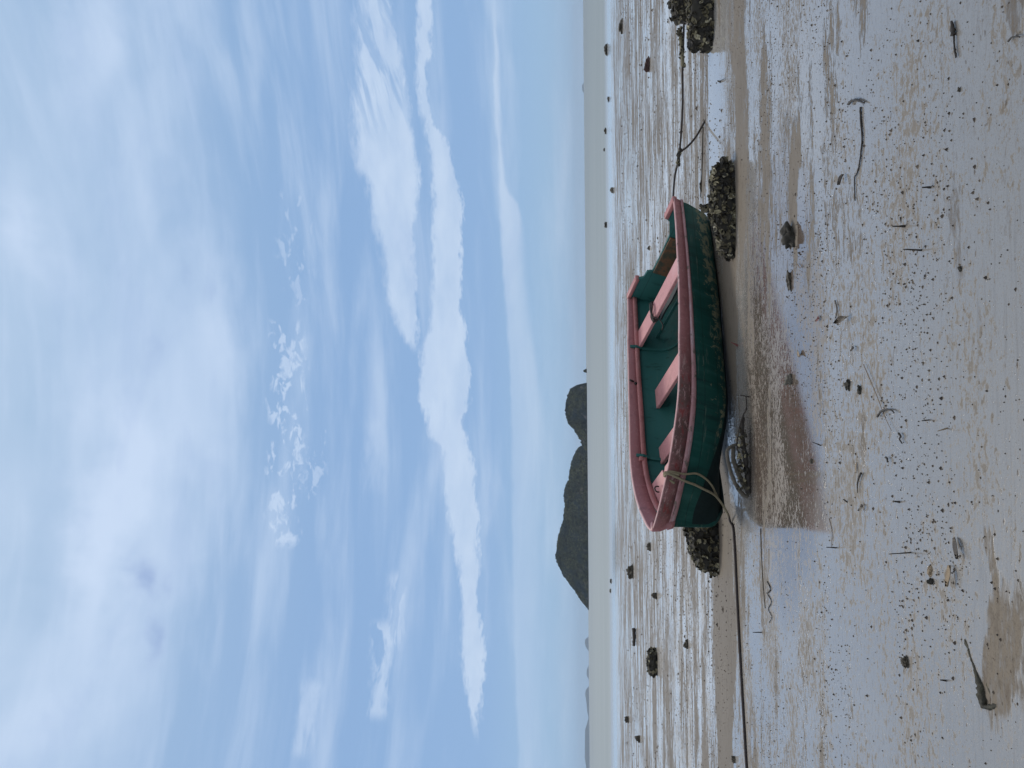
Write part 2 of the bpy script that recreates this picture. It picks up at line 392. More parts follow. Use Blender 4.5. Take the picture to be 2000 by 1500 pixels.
def gz(x, y):
    base = 0.0
    s = 43.2 + 1.2*mnoise.noise(Vector((x*.05, 3, 0))) + .5*mnoise.noise(Vector((x*.3, 9, 0)))
    if y > s-1: base -= (y-s+1)*.02 if y < 80 else (80-s+1)*.02 + (y-80)*.001
    return base
xs = [-9000, -3000, -900, -300, -120] + [i*2.0 for i in range(-40, 41)] + [120, 300, 900, 3000, 9000]
ys = [-400, -60, -15, -4, 0, 4, 8, 12, 18, 24, 30, 36] + [40+i*.5 for i in range(21)] + [54, 60, 80, 300, 2000, 9000, 18500]
ground = obj("ground", grid_sheet(xs, ys, gz), ground_material()); tag(ground, kind='structure')

def sea_material():
    m, g, b = material("shallow_sea")
    P = g.node('ShaderNodeNewGeometry').outputs['Position']
    y = g.sep(P)[1]
    n = g.noise(g.vmul(P, (.02, .12, 0)), 1.0, 5, .6)
    d = g.ss(y, 45, 420)
    c = g.mix(d, (.235, .265, .262), (.20, .23, .235))
    c = g.mix(g.mul(g.ss(n, .4, .65), .5), c, (.28, .30, .30))
    c = g.mix(g.ss(y, 58, 43), c, (.44, .45, .45))
    g.put(b.inputs['Base Color'], c)
    g.put(b.inputs['Roughness'], g.ss(y, 44, 60, .10, .5)); b.inputs['IOR'].default_value = 1.333; b.inputs['Specular IOR Level'].default_value = .35
    h = g.add(g.noise(g.vmul(P, (.8, 3.0, 0)), 1.0, 4, .6), g.mul(g.noise(g.vmul(P, (.1, .4, 0)), 1.0, 3, .6), 2.0))
    bp = g.node('ShaderNodeBump', {'Strength': g.ss(y, 44, 60, .05, .5), 'Distance': .02, 'Height': h})
    g.put(b.inputs['Normal'], bp.outputs[0])
    return m
sea = obj("sea", grid_sheet([-9500, -1000, -200, 0, 200, 1000, 9500], [41, 44, 50, 70, 120, 400, 2000, 8000, 18800], lambda x, y: -.012), sea_material()); tag(sea, kind='structure')

def build_haze():
    bm = bmesh.new()
    x, y0, y1, z0, z1 = 10500, -900, 19500, -40, 220
    box_bm(bm, [(-x, y0, z0), (x, y0, z0), (x, y1, z0), (-x, y1, z0), (-x, y0, z1), (x, y0, z1), (x, y1, z1), (-x, y1, z1)])
    m = bpy.data.materials.new("sea_haze"); m.use_nodes = True; g = G(m.node_tree); g.n.clear()
    v = g.node('ShaderNodeVolumePrincipled', {'Color': (.72, .85, 1.0), 'Density': 5e-5, 'Anisotropy': 0.0})
    g.node('ShaderNodeOutputMaterial', {'Volume': v.outputs[0]})
    tag(obj("haze", bm, m, smooth=False), kind='stuff')

# ------------------------------------------------------------------ islands
def island_material():
    m, g, b = material("jungle_island")
    P = g.node('ShaderNodeNewGeometry').outputs['Position']; z = g.sep(P)[2]
    n1 = g.noise(P, .03, 5, .6); n2 = g.noise(P, .13, 4, .7); n3 = g.noise(g.vmul(P, (.06, .06, .03)), 1.0, 4, .6)
    c = g.mix(g.ss(n2, .3, .7), (.002, .004, .005), (.046, .052, .032))
    c = g.mix(g.ss(n1, .45, .65), c, (.017, .026, .031))
    rock = g.mul(g.ss(n3, .56, .70), g.ss(z, 40, 6))
    c = g.mix(g.mul(g.ss(g.noise(P, .22, 4, .7), .48, .66), g.ss(g.noise(P, .02, 3, .5), .35, .6)), c, (.085, .090, .05))
    c = g.mix(g.mul(rock, .45), c, (.19, .165, .155))
    c = g.mix(g.ss(z, 2, .6), c, (.03, .03, .03))
    g.put(b.inputs['Base Color'], c); b.inputs['Roughness'].default_value = .9
    b.inputs['Specular IOR Level'].default_value = .0
    bp = g.node('ShaderNodeBump', {'Strength': .8, 'Distance': 3.0, 'Height': n2}); g.put(b.inputs['Normal'], bp.outputs[0])
    return m
ISL = island_material()
def island(name, prof, D, depth, label, nx=260, ny=50, tree=4.0, seed=0):
    """prof: (x across, height) in metres at distance D; a ridge swept to both sides"""
    prof = sorted(prof); x0, x1 = prof[0][0], prof[-1][0]
    def ph(x):
        for (a, ha), (c, hc) in zip(prof[:-1], prof[1:]):
            if a <= x <= c: return ha+(hc-ha)*(x-a)/max(c-a, 1e-6)
        return 0.0
    mx = (x0+x1)/2
    bm = bmesh.new(); vv = []
    for j in range(ny+1):
        v = -1+2*j/ny; row = []
        for i in range(nx+1):
            x = x0+(x1-x0)*i/nx; h = ph(x)
            wv = .75 if v < 0 else 1.0
            fall = max(0.0, 1-abs(v)**1.55)
            k = mnoise.fractal(Vector((x*.022+seed, v*2.5, 0)), 1.0, 2.0, 5) + .5*abs(mnoise.noise(Vector((x*.05+seed, v*.8, 3))))
            zz = h*fall*(1+.35*k*(1-fall)) + (tree*(mnoise.noise(Vector((x*.2, v*19, seed)))+.7*mnoise.noise(Vector((x*.5, v*41, seed+5)))) if fall > .05 and h > 6 else 0)
            wid = depth*(.35+.65*min(1, h/30.0))
            row.append(bm.verts.new((x-mx, v*wid*wv+wid*.12*k, max(zz, 0)-2.0)))
        vv.append(row)
    for a, c in zip(vv[:-1], vv[1:]):
        for i in range(nx): bm.faces.new((a[i], a[i+1], c[i+1], c[i]))
    o = obj(name, bm, ISL); o.location = (mx, D, 0.0)
    tag(o, label, 'island', kind='structure'); return o
def prof_px(pts, D):                        # (photo y, height in photo px) -> metres at distance D
    out = []
    for py, h in pts:
        d = ray(1145, py); out.append((d.x/d.y*D, h*D/FPX))
    return out
zi = lambda L: [(680+a/2.678, h/2.678) for a, h in L]
small = zi([(180, 0), (184, 20), (194, 60), (212, 88), (235, 101), (255, 106), (290, 114), (330, 117), (375, 111), (400, 97), (420, 77), (455, 54), (480, 40), (505, 30), (530, 16), (550, 0)])
big = zi([(486, 0), (497, 26), (512, 32), (520, 48), (545, 66), (580, 82), (640, 97), (690, 102), (720, 120), (760, 128), (830, 124), (900, 133), (950, 149), (1000, 163), (1060, 170), (1100, 175), (1118, 168),
          (1140, 159), (1180, 140), (1225, 107), (1255, 82), (1300, 57), (1320, 42), (1338, 24), (1348, 0)])
island("island", prof_px(big, 1850), 1850, 120, "long dark wooded island with a peak at its left end")
island("island", prof_px(small, 1780), 1780, 80, "small rounded dark wooded island right of the long one", nx=110, seed=4)
island("sea_stack", prof_px([(719, 0), (721, 5), (724, 9), (727, 7), (729, 0)], 1800), 1800, 7, "tiny dark rock stack standing off the small island", nx=16, ny=12, tree=.25)
island("island", prof_px([(1246, 0), (1249, 6.8), (1256, 7.5), (1264, 5.2), (1272, 0)], 17000), 17000, 150, "small pale blue islet just left of the wooded islands", nx=30, ny=16)
island("island", prof_px([(1300, 0), (1308, 4), (1318, 4.5), (1328, 0)], 18000), 18000, 100, "lowest faint blue islet on the horizon at left", nx=20, ny=12)
island("island", prof_px([(1345, 0), (1349, 6.8), (1356, 7.5), (1370, 5.6), (1390, 3.8), (1400, 1.5), (1404, 0)], 16500), 16500, 200, "faint blue islet that slopes down to the left", nx=40, ny=16)
island("island", prof_px([(1398, 0), (1410, 3), (1425, 8.2), (1450, 9), (1480, 9.4), (1500, 6.8), (1530, 9), (1560, 0)], 16000), 16000, 260, "wide pale blue island at the left end of the horizon", nx=60, ny=16)
island("island", prof_px([(162, 0), (166, 3.5), (176, 3), (182, 0)], 18000), 18000, 80, "tiny faint islet alone on the right horizon", nx=16, ny=12)

# ------------------------------------------------------------------ the boat (fitted dimensions)
BS = dict(L=3.7739, b=[.9153, .9244, .8681, .7238, .3439, .035], zs=(.6263, .6603, .7365), w=(.0854, .1663), fl=.1534, ho=(.022, .0752), h1=(.0612, .159), hi=.0527, rake=.0985)
def halfb(q):
    X = [0, .25, .5, .75, .92, 1.0]; Y = BS['b']; q = min(max(q, 0), 1)
    m = []
    for i in range(6):
        if i == 0: m.append((Y[1]-Y[0])/(X[1]-X[0]))
        elif i == 5: m.append((Y[5]-Y[4])/(X[5]-X[4])*1.5)
        else:
            h0, h1 = X[i]-X[i-1], X[i+1]-X[i]
            m.append((h0*h0*Y[i+1]+(h1*h1-h0*h0)*Y[i]-h1*h1*Y[i-1])/(h0*h1*(h0+h1)))
    i = max(k for k in range(5) if X[k] <= q)
    h = X[i+1]-X[i]; t = (q-X[i])/h
    return (2*t**3-3*t**2+1)*Y[i]+(t**3-2*t**2+t)*h*m[i]+(-2*t**3+3*t**2)*Y[i+1]+(t**3-t**2)*h*m[i+1]
def sheerz(q):
    a, b, c = BS['zs']; return a*(1-q)*(1-2*q)+b*4*q*(1-q)+c*q*(2*q-1)
def lerp(ab, q): return ab[0]*(1-q)+ab[1]*q
def sstep(a, b, x):
    t = min(max((x-a)/(b-a), 0), 1); return t*t*(3-2*t)
def stn(q, z):                              # where along the keel a point of station q at height z lies (raked ends)
    s = q*BS['L'] - BS['rake']*(1-q)**3*(z/.63)
    w = sstep(.72, 1.0, q); zz = z/sheerz(q)
    return s - w*(.085*sstep(0, .28, .96-zz) + .10*max(0, .68-zz) + .10*max(0, (.12-z)/.12)**2*(1 if q > .9 else sstep(.72, .9, q)))
def section(q, off=0.0):
    """half section keel -> sheer, moved inward by off"""
    b = halfb(q); zs = sheerz(q); k = b/.9153
    lift = .19*sstep(.62, 1.0, q)**1.3
    keel = -.035*sstep(.55, 1, q)
    top = b-.153*lerp(BS['w'], q)-.010
    P = [(0, keel), (.25*k, .016+lift*.3+keel*.5), (.50*k, .036+lift*.75), (.655*k, .066+lift), (.755*k, .125+lift*1.02), (.815*k, .205+lift*.95), (.85*k, .32+lift*.55), (min(.885*k, top), .44+lift*.3), (top, zs-lerp(BS['w'], q)+.03)]
    if q > .93:                            # straight fine entry at the stem
        f = (q-.93)/.07
        P = [(t*(1-f)+min(t, .028)*f, z) for t, z in P]
    if off:
        P = [(max(t-(off if i < 8 else off*.55), .004), max(z, keel+off*1.3) if i < 3 else z+(off*.25 if i < 8 else -.02)) for i, (t, z) in enumerate(P)]
        P[0] = (0, keel+off*1.3)
    return P
def paint_materials():
    M = {}
    # green hull paint, flaking to yellowish undercoat low on the sides
    m, g, b = material("green_hull_paint")
    tc = g.node('ShaderNodeTexCoord').outputs['Object']; s, t, z = g.sep(tc)[:3]
    n = g.noise(g.vmul(tc, (13, 13, 17)), 1.0, 10, .76, .5); n2 = g.noise(tc, 2.0, 4, .6); n3 = g.noise(g.vmul(tc, (60, 60, 60)), 1.0, 3, .6)
    stern = g.ss(s, 2.6, .1)
    band = g.mul(g.ss(g.m('ABSOLUTE', g.sub(z, g.fmix(stern, .16, .25))), .16, .02), g.fmix(stern, .105, .16))
    peel = g.mul(g.ss(g.add(n, band), .635, .66), g.ss(s, 3.5, 2.7, .0, .9))
    base = g.mix(n2, (.003, .040, .032), (.006, .066, .054))
    base = g.mix(g.mul(g.ss(n3, .52, .75), .5), base, (.006, .05, .042))
    under = g.mix(n3, (.27, .235, .13), (.13, .145, .105))
    low_dark = g.ss(z, .10, .0)  # darker towards the keel
    streak = g.noise(g.vmul(tc, (16, 1, 1.6)), 1.0, 5, .65)
    base = g.mix(g.mul(g.ss(streak, .50, .72), .5), base, (.020, .092, .076))
    base = g.mix(g.mul(g.ss(streak, .48, .30), .6), base, (.002, .014, .013))
    zz_ = g.add(z, g.mul(g.sub(n2, .5), .02))
    seam = g.m('MAXIMUM', g.ss(g.m('ABSOLUTE', g.sub(zz_, .235)), .006, .002), g.ss(g.m('ABSOLUTE', g.sub(zz_, .39)), .006, .002))
    base = g.mix(g.mul(seam, .5), base, (.001, .007, .006))
    scuff = g.noise(g.vmul(tc, (2.2, 2, 26)), 1.0, 6, .7)
    base = g.mix(g.mul(g.ss(scuff, .585, .67), .7), base, (.10, .135, .105))
    c = g.mix(peel, base, under); c = g.mix(g.mul(low_dark, .6), c, (.012, .016, .015))
    g.put(b.inputs['Base Color'], c); g.put(b.inputs['Roughness'], g.fmix(peel, .5, .85)); b.inputs['Specular IOR Level'].default_value = .22
    bp = g.node('ShaderNodeBump', {'Strength': .35, 'Distance': .004, 'Height': g.add(g.mul(peel, -1.0), g.mul(n2, 1.5))}); g.put(b.inputs['Normal'], bp.outputs[0])
    M['hull'] = m
    m, g, b = material("dark_bottom_paint_and_shade")  # near-black bottom paint that also carries the underside's shade at the bow
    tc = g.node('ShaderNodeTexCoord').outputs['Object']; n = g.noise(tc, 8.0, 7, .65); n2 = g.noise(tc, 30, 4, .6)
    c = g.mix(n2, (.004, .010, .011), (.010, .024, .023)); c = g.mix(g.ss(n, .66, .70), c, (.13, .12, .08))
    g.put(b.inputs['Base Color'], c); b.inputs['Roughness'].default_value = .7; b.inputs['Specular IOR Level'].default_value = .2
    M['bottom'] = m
    m, g, b = material("green_inside_paint")
    tc = g.node('ShaderNodeTexCoord').outputs['Object']; z = g.sep(tc)[2]
    n = g.noise(tc, 3.0, 6, .6); n2 = g.noise(tc, 14.0, 5, .6)
    c = g.mix(n, (.010, .072, .064), (.030, .128, .115)); c = g.mix(g.ss(n2, .6, .75), c, (.03, .085, .075)); b.inputs['Specular IOR Level'].default_value = .25
    seam = g.ss(g.m('ABSOLUTE', g.sub(z, g.add(.47, g.mul(g.sub(n, .5), .01)))), .004, .002)
    c = g.mix(g.mul(seam, .7), c, (.004, .02, .02))
    wash = g.mul(g.ss(z, .20, .04), g.ss(g.noise(tc, 6.0, 6, .65), .40, .62))
    c = g.mix(g.mul(wash, .55), c, (.075, .07, .05))
    c = g.mix(g.mul(g.ss(g.noise(g.vmul(tc, (3, 3, 20)), 1.0, 6, .7), .58, .72), .5), c, (.06, .11, .10))
    c = g.mix(g.mul(g.ss(g.noise(g.vmul(tc, (14, 14, 1.2)), 1.0, 4, .6), .56, .72), .6), c, (.003, .022, .02))
    g.put(b.inputs['Base Color'], c); b.inputs['Roughness'].default_value = .6
    M['inside'] = m
    def pink(name, c0, c1, worn, wornc, rough=.5, bow=False, chips=.66):
        m, g, b = material(name)
        tc = g.node('ShaderNodeTexCoord').outputs['Object']; s, t, z = g.sep(tc)[:3]
        n = g.noise(tc, 4.0, 5, .6); n2 = g.noise(g.vmul(tc, (9, 9, 22)), 1.0, 7, .65, .4); n3 = g.noise(g.vmul(tc, (2.5, 2.5, 14)), 1.0, 5, .6)
        c = g.mix(n, c0, c1)
        c = g.mix(g.mul(g.ss(n3, .5, .75), worn), c, wornc)
        if bow:
            k = g.mul(g.ss(s, 1.7, 2.6), g.ss(t, .0, .2))
            c = g.mix(g.mul(k, g.ss(n, .3, .6, .35, .95)), c, (.085, .048, .042))
            c = g.mix(g.mul(k, g.ss(n2, .55, .62)), c, (.36, .22, .215))
            c = g.mix(g.mul(k, g.ss(n2, .44, .38)), c, (.19, .035, .035))
        c = g.mix(g.mul(g.ss(g.noise(g.vmul(tc, (7, 7, 7)), 1.0, 8, .7), .50, .66), .5), c, tuple(k_*.62 for k_ in c0))
        c = g.mix(g.mul(g.ss(g.noise(g.vmul(tc, (30, 30, 30)), 1.0, 5, .7), .56, .66), .45), c, tuple(min(1, k_*1.25+.06) for k_ in c1))
        c = g.mix(g.ss(n2, chips, chips+.03), c, (.13, .10, .085))
        g.put(b.inputs['Base Color'], c); b.inputs['Roughness'].default_value = rough
        bp = g.node('ShaderNodeBump', {'Strength': .3, 'Distance': .004, 'Height': n2}); g.put(b.inputs['Normal'], bp.outputs[0])
        return m
    M['strake'] = pink("dusky_pink_paint", (.26, .098, .102), (.335, .138, .142), .25, (.45, .24, .25), bow=True)
    M['rail'] = pink("worn_pale_pink_paint", (.29, .13, .135), (.38, .22, .23), 1.0, (.44, .38, .41), chips=.57)
    M['seat'] = pink("faded_pink_paint", (.45, .19, .19), (.53, .255, .255), .3, (.66, .42, .43), .6)
    M['edge'] = pink("worn_sky_lit_edge_paint", (.44, .22, .215), (.54, .32, .31), .7, (.58, .47, .45), chips=.62)  # paler top edges: sky light put into the colour, plus worn paint
    M['cap'] = pink("pink_cap_paint", (.36, .13, .125), (.44, .19, .18), .3, (.6, .38, .36))
    m, g, b = material("rusty_board")
    tc = g.node('ShaderNodeTexCoord').outputs['Object']; n = g.noise(tc, 6.0, 8, .7)
    c = g.ramp(n, [(.32, (.018, .030, .020)), (.45, (.05, .04, .02)), (.54, (.13, .055, .022)), (.62, (.055, .04, .02)), (.75, (.022, .04, .03))]); g.put(b.inputs['Base Color'], c); b.inputs['Roughness'].default_value = .75
    M['rust'] = m
    m, g, b = material("dark_iron"); b.inputs['Base Color'].default_value = (.03, .026, .024, 1); b.inputs['Metallic'].default_value = .4; b.inputs['Roughness'].default_value = .6
    M['iron'] = m
    return M
PM = paint_materials()
def build_boat():
    ax, lat, upv = Vector((-.81750308, -.57563594, .01822039)), Vector((.55129545, -.7913045, -.26440597)), Vector((.16661946, -.20610787, .96423934))
    root = empty("rowing_boat", (0, 0, 0), "green rowing boat with pink gunwales and thwarts, heeled over on the wet flat", "boat")
    root.matrix_world = Matrix(((ax.x, lat.x, upv.x, 1.5055), (ax.y, lat.y, upv.y, 10.0381), (ax.z, lat.z, upv.z, .0866), (0, 0, 0, 1)))
    # hull shell
    NQ = 56; qs = [1-(1-i/NQ)**1.35 for i in range(NQ+1)]
    bm = bmesh.new(); rows = []
    for q in qs:
        o = section(q); inn = section(q, .024)
        qi = min(q, .985)
        ring = [(stn(q, z), t, z) for t, z in reversed(o)] + [(stn(q, z), -t, z) for t, z in o[1:]]
        ring += [(stn(q, z)-.02*q, -t, z) for t, z in reversed(inn)] + [(stn(q, z)-.02*q, t, z) for t, z in inn[1:]]
        rows.append(ring)
    n_out = 17
    vv = sweep(bm, rows, closed=True, caps=True)
    bm.faces.ensure_lookup_table()
    nring = len(rows[0])
    for k, f in enumerate(bm.faces):
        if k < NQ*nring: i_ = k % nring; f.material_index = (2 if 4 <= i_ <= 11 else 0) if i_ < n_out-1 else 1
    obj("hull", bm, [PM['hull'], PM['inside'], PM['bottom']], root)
    # sheer strakes, rub rails, inwales: boards bent round each side
    def board(name, side, mat, fo, ring_fn, q0=0.0, q1=1.0, N=60, bev=None):
        bm = bmesh.new(); rows = []
        for i in range(N+1):
            u = i/N; q = q0+(q1-q0)*(1-(1-u)**1.3)
            rows.append([(stn(q, max(z, 0)) + ds, side*t, z) for ds, t, z in ring_fn(q)])
        sweep(bm, rows)
        if bev:
            bm.faces.ensure_lookup_table(); n_ = len(rows[0])
            for k, f in enumerate(bm.faces):
                if k < N*n_ and (k % n_) in bev: f.material_index = 1
        return obj(name, bm, mat, root)
    fl = BS['fl']
    def wob(q, a, k): return a*mnoise.noise(Vector((q*k, a*900, 1.7)))
    def r_strake(q):
        b = halfb(q); zs = sheerz(q)+wob(q, .004, 9); h = lerp(BS['w'], q)+.012; tk = .040
        hh = min(h*fl, b*.5); tb = max(b-tk, .002)
        return [(0, b-.006, zs+.0), (0, b, zs-.007), (0, b-hh*.5, zs-h*.5), (0, b-hh, zs-h), (0, max(tb-hh, .001), zs-h), (0, max(tb-hh*.5, .001), zs-h*.5), (0, tb, zs-.007), (0, min(tb+.006, b-.008), zs)]
    def r_rail(q):
        b = halfb(q); zs = sheerz(q); h = lerp(BS['w'], q); h3 = h+max(lerp(BS['ho'], q)*.85, .03)
        a = b-min(h*fl, b*.5)-.004; c = b-min(h3*fl, b*.5)-.004; e = .026+wob(q, .004, 25)
        return [(0, a-.006, zs-h+.004), (0, a+e*.6, zs-h+.001), (0, a+e, zs-h-.01), (0, c+e, zs-h3+.008), (0, c+e*.5, zs-h3-.001), (0, c-.006, zs-h3)]
    def r_inwale(q):
        b = halfb(q); zs = sheerz(q); h = lerp(BS['h1'], q); h2 = h+BS['hi']
        a = max(b-.03-h*fl, .001); c = max(b-.03-h2*fl, .001); e = .034
        return [(0, a, zs-h), (0, max(a-e+.004, .0005), zs-h-.002), (0, max(a-e, .0004), zs-h-.008), (0, max(c-e, .0004), zs-h2), (0, c, zs-h2)]
    for sd_ in (1, -1):
        board("sheer_strake", sd_, [PM['strake'], PM['edge']], 0, r_strake, bev=(0, 6, 7))
        board("rub_rail", sd_, PM['rail'], 0, r_rail)
        board("inwale", sd_, PM['cap'], 0, r_inwale, q1=.955)
    # rounded cap where the strakes meet at the bow
    bm = bmesh.new(); rows = []
    zs_ = sheerz(1.0)
    for dz, r_ in ((.004, .022), (.0, .034), (-.01, .04), (-.09, .043), (-.165, .046), (-.172, .060), (-.225, .056), (-.235, .036)):
        c_ = stn(1.0, zs_+dz)-.028
        rows.append([(c_+r_*1.15*math.cos(th), r_*math.sin(th), zs_+dz) for th in [i*math.pi/10-math.pi/2 for i in range(11)]] + [(c_-.05, r_*.9, zs_+dz), (c_-.05, -r_*.9, zs_+dz)])
    sweep(bm, rows); obj("bow_cap", bm, PM['strake'], root)
    # transom with its cut-out
    sec = section(0.0)
    zt = sheerz(0)-.03
    out = [(t, z) for t, z in sec[1:]] + [(.885, zt)]
    poly = [(0, sec[0][1])] + out + [(.60, zt), (.585, zt-.035), (.37, zt-.115), (.0, zt-.125), (-.30, zt-.12), (-.335, zt-.06), (-.46, zt-.05), (-.50, zt), (-.885, zt)] + [(-t, z) for t, z in reversed(sec[1:])]
    bm = bmesh.new(); fr = []; bk = []
    for t, z in poly:
        sb = -BS['rake']*z/.63
        fr.append(bm.verts.new((sb+.03, t*.985, z))); bk.append(bm.verts.new((sb-.006, t*.985, z)))
    bm.faces.new(fr); bm.faces.new(bk[::-1])
    for i in range(len(poly)):
        j = (i+1) % len(poly); bm.faces.new((fr[i], bk[i], bk[j], fr[j]))
    bmesh.ops.triangulate(bm, faces=[f for f in bm.faces if len(f.verts) > 4])
    obj("transom", bm, PM['inside'], root, smooth=False)
    for t0, t1 in ((.60, .905), (-.905, -.50)):
        bm = bmesh.new(); z0 = sheerz(0)
        box_bm(bm, [(-.142, t0, z0-.045), (-.048, t0, z0-.045), (-.048, t1, z0-.045), (-.142, t1, z0-.045), (-.142, t0, z0+.012), (-.048, t0, z0+.012), (-.048, t1, z0+.012), (-.142, t1, z0+.012)])
        bevel(bm, .018, 3); obj("transom_cap", bm, PM['cap'], root, smooth=True)
    bm = bmesh.new()
    zb = zt-.128
    def sq(z): return -BS['rake']*z/.63
    box_bm(bm, [(sq(zb-.3)+.031, -.30, zb-.3), (sq(zb-.3)+.052, -.30, zb-.3), (sq(zb-.3)+.052, .35, zb-.3), (sq(zb-.3)+.031, .35, zb-.3), (sq(zb)+.031, -.30, zb), (sq(zb)+.052, -.30, zb), (sq(zb)+.052, .35, zb), (sq(zb)+.031, .35, zb)])
    bevel(bm, .004, 1); obj("motor_pad", bm, PM['rust'], root, smooth=False)
    # thwarts
    def inner_t(q, z):
        P = section(q, .024)
        for (t0, z0), (t1, z1) in zip(P[:-1], P[1:]):
            if z0 <= z <= z1: return t0+(t1-t0)*(z-z0)/max(z1-z0, 1e-6)
        return P[-1][0]
    for s0, s1, z in ((.53, .80, .50), (1.47, 1.76, .32), (2.34, 2.585, .33)):
        bm = bmesh.new(); rows = []
        ta0, ta1 = inner_t(s0/BS['L'], z)-.001, inner_t(s1/BS['L'], z)-.001
        for k in range(9):
            f = -1+2*k/8; sag = .004*(1-f*f)
            a, c = ta0*f, ta1*f
            rows.append([(s0, a, z-sag), (s0+.006, a, z+.006-sag), (s1-.006, c, z+.006-sag), (s1, c, z-sag), (s1, c, z-.034-sag), (s0, a, z-.034-sag)])
        sweep(bm, rows); obj("thwart", bm, PM['seat'], root, smooth=False)
    # bow seat with its edge stepped, and an eye bolt
    z = .50; bm = bmesh.new(); top = []
    s_edge = 2.935; N = 12
    port = []
    for i in range(N+1):
        s = s_edge+(3.58-s_edge)*i/N; q = min((s+.06)/BS['L'], .99); port.append((s, max(inner_t(q, z)-.004, .004)))
    ring = [(s, t) for s, t in port] + [(s, -t) for s, t in reversed(port)]
    ring += [(s_edge, -.25), (s_edge+.05, -.23), (s_edge+.05, -.19), (s_edge, -.17)]
    a = [bm.verts.new((s, t, z)) for s, t in ring]; c = [bm.verts.new((s, t, z-.035)) for s, t in ring]
    bm.faces.new(a); bm.faces.new(c[::-1])
    for i in range(len(ring)):
        j = (i+1) % len(ring); bm.faces.new((a[i], c[i], c[j], a[j]))
    bmesh.ops.triangulate(bm, faces=[f for f in bm.faces if len(f.verts) > 4])
    bs = obj("bow_seat", bm, PM['seat'], root, smooth=False)
    bm = bmesh.new()
    tube(bm, [Vector((3.13+.035*math.cos(th), -.33, z+.03+.035*math.sin(th))) for th in [i*math.pi/8 for i in range(-1, 10)]], .008)
    obj("eye_bolt", bm, PM['iron'], bs)
    # frames (ribs) inside
    for s_, hd in ((.80, 1), (2.50, 1)):
        for side in (-1, 1):
            bm = bmesh.new(); q = s_/BS['L']; P = [p for p in section(q, .024)]
            zt2 = sheerz(q)-lerp(BS['h1'], q)+.006
            path = [(s_+(.06*(1-z/.6) if hd else 0), side*t, z) for t, z in P if z < zt2-.06]
            b_ = halfb(q)-.03-fl*lerp(BS['h1'], q)
            path.append((s_, side*(b_-.018), zt2-.02))
            if hd and side < 0: path.append((s_-.01, side*(b_+.012), zt2+.045))
            wd = .018; rows = []
            for i, (ss_, t, z) in enumerate(path):
                nx = Vector((0, path[min(i+1, len(path)-1)][1]-path[max(i-1, 0)][1], path[min(i+1, len(path)-1)][2]-path[max(i-1, 0)][2])).normalized()
                nrm = Vector((0, -nx.z, nx.y))*side*(1 if side > 0 else 1)
                if nrm.y*side > 0 and abs(nrm.y) > .3: nrm = -nrm
                if abs(nrm.y) <= .3 and nrm.z < 0: nrm = -nrm
                p = Vector((ss_, t, z)); o1 = p+nrm*.032
                rows.append([p+Vector((-wd, 0, 0))-nrm*.004, p+Vector((wd, 0, 0))-nrm*.004, o1+Vector((wd, 0, 0)), o1+Vector((-wd, 0, 0))])
            sweep(bm, rows); obj("rib", bm, PM['inside'], root, smooth=False)
    # pink block on the far inwale, and a cross brace under the stern thwart
    bm = bmesh.new(); q = 2.53/BS['L']; b_ = halfb(q)-.03-fl*.11; zz = sheerz(q)-lerp(BS['h1'], q)
    box_bm(bm, [(2.51, -b_-.01, zz-.01), (2.58, -b_-.01, zz-.01), (2.57, -b_+.05, zz-.01), (2.52, -b_+.05, zz-.01), (2.51, -b_-.01, zz+.035), (2.58, -b_-.01, zz+.035), (2.57, -b_+.05, zz+.03), (2.52, -b_+.05, zz+.03)])
    bevel(bm, .006, 2); obj("oarlock_block", bm, PM['cap'], root)
    bm = bmesh.new()
    ti = inner_t(.165, .27)
    box_bm(bm, [(.60, -ti, .24), (.63, -ti, .24), (.63, ti, .24), (.60, ti, .24), (.60, -ti, .275), (.63, -ti, .275), (.63, ti, .275), (.60, ti, .275)])
    bevel(bm, .005, 1); obj("cross_brace", bm, PM['inside'], root, smooth=False)
    # small rowlock socket on the far gunwale
    bm = bmesh.new(); q = 1.367/BS['L']; b_ = halfb(q); zz = sheerz(q)
    tube(bm, [Vector((1.36, -b_+.035, zz-.075)), Vector((1.36, -b_+.06, zz-.035)), Vector((1.36, -b_+.07, zz+.0))], .012, 8)
    tube(bm, [Vector((1.385, -b_+.035, zz-.085)), Vector((1.40, -b_+.075, zz-.08))], .018, 8)
    obj("rowlock_socket", bm, PM['iron'], root)
    # stem post and keel strip
    bm = bmesh.new(); rows = []
    for i in range(15):
        z = -.03+(.575+.03)*i/14; s = stn(1.0, z)
        w = .02
        rows.append([(s-.05, w, z), (s+.016, w*.7, z), (s+.02, 0, z), (s+.016, -w*.7, z), (s-.05, -w, z)])
    sweep(bm, rows); obj("stem_post", bm, PM['hull'], root)
    bm = bmesh.new(); rows = []
    for i in range(30):
        q = i/29*.985; k = section(q)[0][1]; s = stn(q, k)
        rows.append([(s, .018, k+.004), (s, .015, k-.02), (s, -.015, k-.02), (s, -.018, k+.004)])
    sweep(bm, rows); obj("keel", bm, PM['bottom'], root, smooth=False)
    return root
boat = build_boat()
BW = boat.matrix_world.copy()
def bw(s, t, z): return BW @ Vector((s, t, z))

